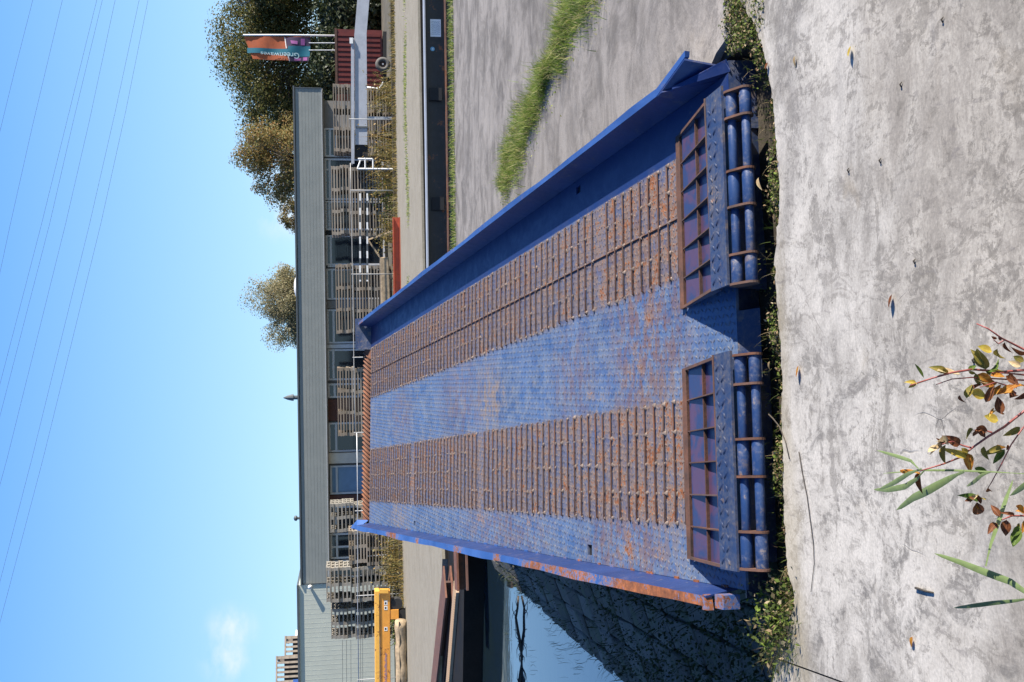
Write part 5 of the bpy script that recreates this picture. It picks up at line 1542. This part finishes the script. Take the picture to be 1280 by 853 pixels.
Ltxt = (q(326, 64) - q(374, 64)).length
for v_ in me.vertices:                                    # runs up the flag, rippling with it, smaller towards the top
    u_ = (v_.co.x - min(xs_)) / W0
    k_ = .85 - .35 * u_
    p_ = q(374 - 48 * u_, 67.2 - 1.6 * u_) + Vector((-(v_.co.y - .0) * k_, 0, 0))
    v_.co = Vector((p_.x, -.075 + .03 * math.sin((374 - 48 * u_ - 305) * .16 + 20 * .09) - v_.co.z, p_.z))
me.name = 'lettering'
lt2 = link('lettering', me, fg)

# ================================================================== TREES
def tree(label, base, crown_c, radii, nleaf, size, mat, clumps=60, seed=1, name='leafy_tree', bare=.0):
    r = random.Random(seed); g = np.random.default_rng(seed)
    root = empty(name, base, 0, label, 'tree', 'trees behind the yard')
    b0 = Vector((0, 0, 0)); cc = Vector(crown_c) - Vector(base)
    m = MB()
    h0 = max(.8, cc.z - radii[2] * .75)
    m.tube([b0, Vector((cc.x * .3, cc.y * .3, h0 * .6)), Vector((cc.x * .6, cc.y * .6, h0)), cc], [.28 * radii[0] / 3, .22 * radii[0] / 3, .18 * radii[0] / 3, .05], 8)
    cen = []
    for i in range(clumps):
        d = g.normal(size=3); d /= np.linalg.norm(d)
        rr = g.uniform(.35, 1.0) ** .6
        wob = 1 + .22 * math.sin(3 * math.atan2(d[1], d[0]) + seed) + .15 * math.sin(5 * d[2] + seed * 2 + 4 * d[0])
        c = np.array(cc) + d * np.array(radii) * rr * wob * .86
        if c[2] < .3: c[2] = .3 + g.random() * .4
        cen.append(c)
        if i % 2 == 0:
            s_ = Vector((cc.x * .6, cc.y * .6, h0)).lerp(cc, r.random())
            e = Vector(c)
            mid = s_.lerp(e, .5) + Vector((0, 0, .25))
            m.tube([s_, mid, e], [.06, .035, .012], 5)
    m.build('trunk', M_BARK, root, True)
    cen = np.array(cen)
    k = g.integers(0, clumps, nleaf)
    cs = g.uniform(.55, 1.15, clumps)
    dirs = g.normal(size=(nleaf, 3)); dirs /= np.linalg.norm(dirs, axis=1, keepdims=True)
    pos = cen[k] + dirs * (g.random(nleaf) ** .5 * cs[k])[:, None] * np.array(radii)[None] * .30
    nrm = dirs + g.normal(size=(nleaf, 3)) * .6 + [0, 0, .4]
    v, f = leaf_quads(pos, g.uniform(size * .6, size * 1.3, nleaf), unit(nrm), .6)
    link('crown', npmesh('crown', v, f, mat), root)
def pos_tree(px, py, Y): return P(px, py, Y)
c = pos_tree(345, 60, 60); tree('big dark green tree behind the feather flag', (c.x, 60, 0), (c.x, 60, 5.2), (5.6, 4.0, 3.6), 72000, .14, M_OAK, 130, 3)
c = pos_tree(380, 140, 64); tree('dense dark tree crown between the flag and the autumn tree', (c.x, 64, 0), (c.x, 64, 3.6), (2.3, 2.2, 3.0), 22000, .13, M_OAK, 50, 8)
c = pos_tree(350, -70, 57); tree('dark green tree at the very edge beyond the flag', (c.x, 57, 0), (c.x, 57, 4.8), (4.2, 3.5, 4.4), 46000, .15, M_OAK, 90, 5)
c = pos_tree(340, 200, 56); tree('autumn tinted orange brown tree above the fascia end', (c.x, 56, 0), (c.x, 56, 4.7), (2.6, 2.4, 2.6), 24000, .12, M_AUT, 70, 12)
c = pos_tree(362, 268, 66); tree('small brownish tree top just clearing the roof', (c.x, 66, 0), (c.x, 66, 4.4), (1.5, 1.4, 1.35), 9000, .11, M_AUT, 34, 21)
c = pos_tree(362, 383, 70); tree('pale round willow standing alone behind the roof', (c.x, 70, 0), (c.x, 70, 4.75), (2.75, 2.6, 2.75), 60000, .115, M_WIL, 160, 17, 'willow_tree')
for i, (px, py, Y, rx, rz_, lab) in enumerate([(455, 20, 46, 2.6, 2.2, 'dark hedge mass under the boom at the frame edge'), (450, 140, 47, 2.0, 1.6, 'dark hedge mass behind the pallets by the red container'), (440, 80, 49, 3.2, 2.4, 'dark hedge mass behind the red container')]):
    c = P(px, py, Y)
    n = 9000
    d = rng.normal(size=(n, 3)); d /= np.linalg.norm(d, axis=1, keepdims=True)
    pos = np.array([c.x, Y, rz_ * .5]) + d * np.array([rx, 1.2, rz_ * .75]) * (rng.random(n) ** .35)[:, None] * (1 + .12 * np.sin(d[:, :1] * 9 + i))
    pos[:, 2] = np.abs(pos[:, 2])
    v, f = leaf_quads(pos, rng.uniform(.12, .26, n), unit(d + rng.normal(size=(n, 3)) * .7), .6)
    tag(link('hedge', npmesh('hedge', v, f, M_HEDGE)), lab, 'hedge', 'hedges behind the yard')
# street lamp whose arm just enters the frame
a = P(300, -14, 55)
sl_ = empty('street_lamp', (a.x + .4, 55, 0), 0, 'thin street lamp with a curved arm at the corner by the trees', 'street lamp')
la = Vector((a.x + .4, 55, 0)); q = lambda x, y: P(x, y, 55) - la
MB().tube([(0, 0, 0), Vector((0, 0, q(315, -10).z)), q(312, 2), q(302, 5), q(296, 0), q(294, -6)], [.07, .05, .04, .035, .03, .03], 7).build('pole', M_FASCIA_T, sl_, True)
MB().box(tuple(q(293, -12) - Vector((0, .1, .05))), tuple(q(296, -4) + Vector((0, .1, .03)))).build('lamp_head', M_GREYPAINT, sl_)

# overhead lines
WY = 130.0
lines = [[(41, 0), (18, 90), (0, 164)], [(78, 0), (40, 160), (13, 280), (-2, 350)], [(121, 0), (84, 150), (52, 280), (0, 480)], [(128, 0), (92, 150), (62, 280), (0, 520)],
         [(144, 0), (112, 150), (82, 280), (9, 573), (0, 606)], [(174, 0), (144, 140), (112, 280), (40, 573), (0, 727)], [(185, 0), (157, 140), (126, 280), (54, 573), (0, 778)]]
nm = ['outermost overhead wire, nearest the frame corner', 'second overhead wire from the frame corner, alone between its neighbours', 'left wire of the close pair of overhead lines', 'right wire of the close pair of overhead lines',
      'single overhead wire between the two pairs', 'upper wire of the pair of overhead lines nearest the trees', 'lowest overhead wire, nearest the trees and roof']
for l, lab in zip(lines, nm):
    a, b = l[0], l[1]
    pre = (a[0] + (a[0] - b[0]) * 7, a[1] + (a[1] - b[1]) * 7)
    a, b = l[-1], l[-2]
    post = (a[0] + (a[0] - b[0]) * 7, a[1] + (a[1] - b[1]) * 7)
    pts = [P(x, y, WY) for x, y in [pre] + l + [post]]
    tag(MB().tube(pts, .016, 5).build('overhead_wire', M_FASCIA_T), lab, 'wire', 'overhead wires in the sky')

# a far line of trees on the horizon, hidden behind the buildings from the photograph's own place
n = 16000
xx = rng.uniform(-260, 260, n); ht = 3.2 + 1.6 * np.sin(xx * .11) + 1.1 * np.sin(xx * .37 + 1)
pos = np.column_stack([xx, 150 + rng.normal(size=n) * 5, rng.random(n) ** .8 * ht])
v, f = leaf_quads(pos, rng.uniform(.7, 1.5, n), None, .7)
tag(link('far_wood', npmesh('far_wood', v, f, M_OAK)), kind='stuff')
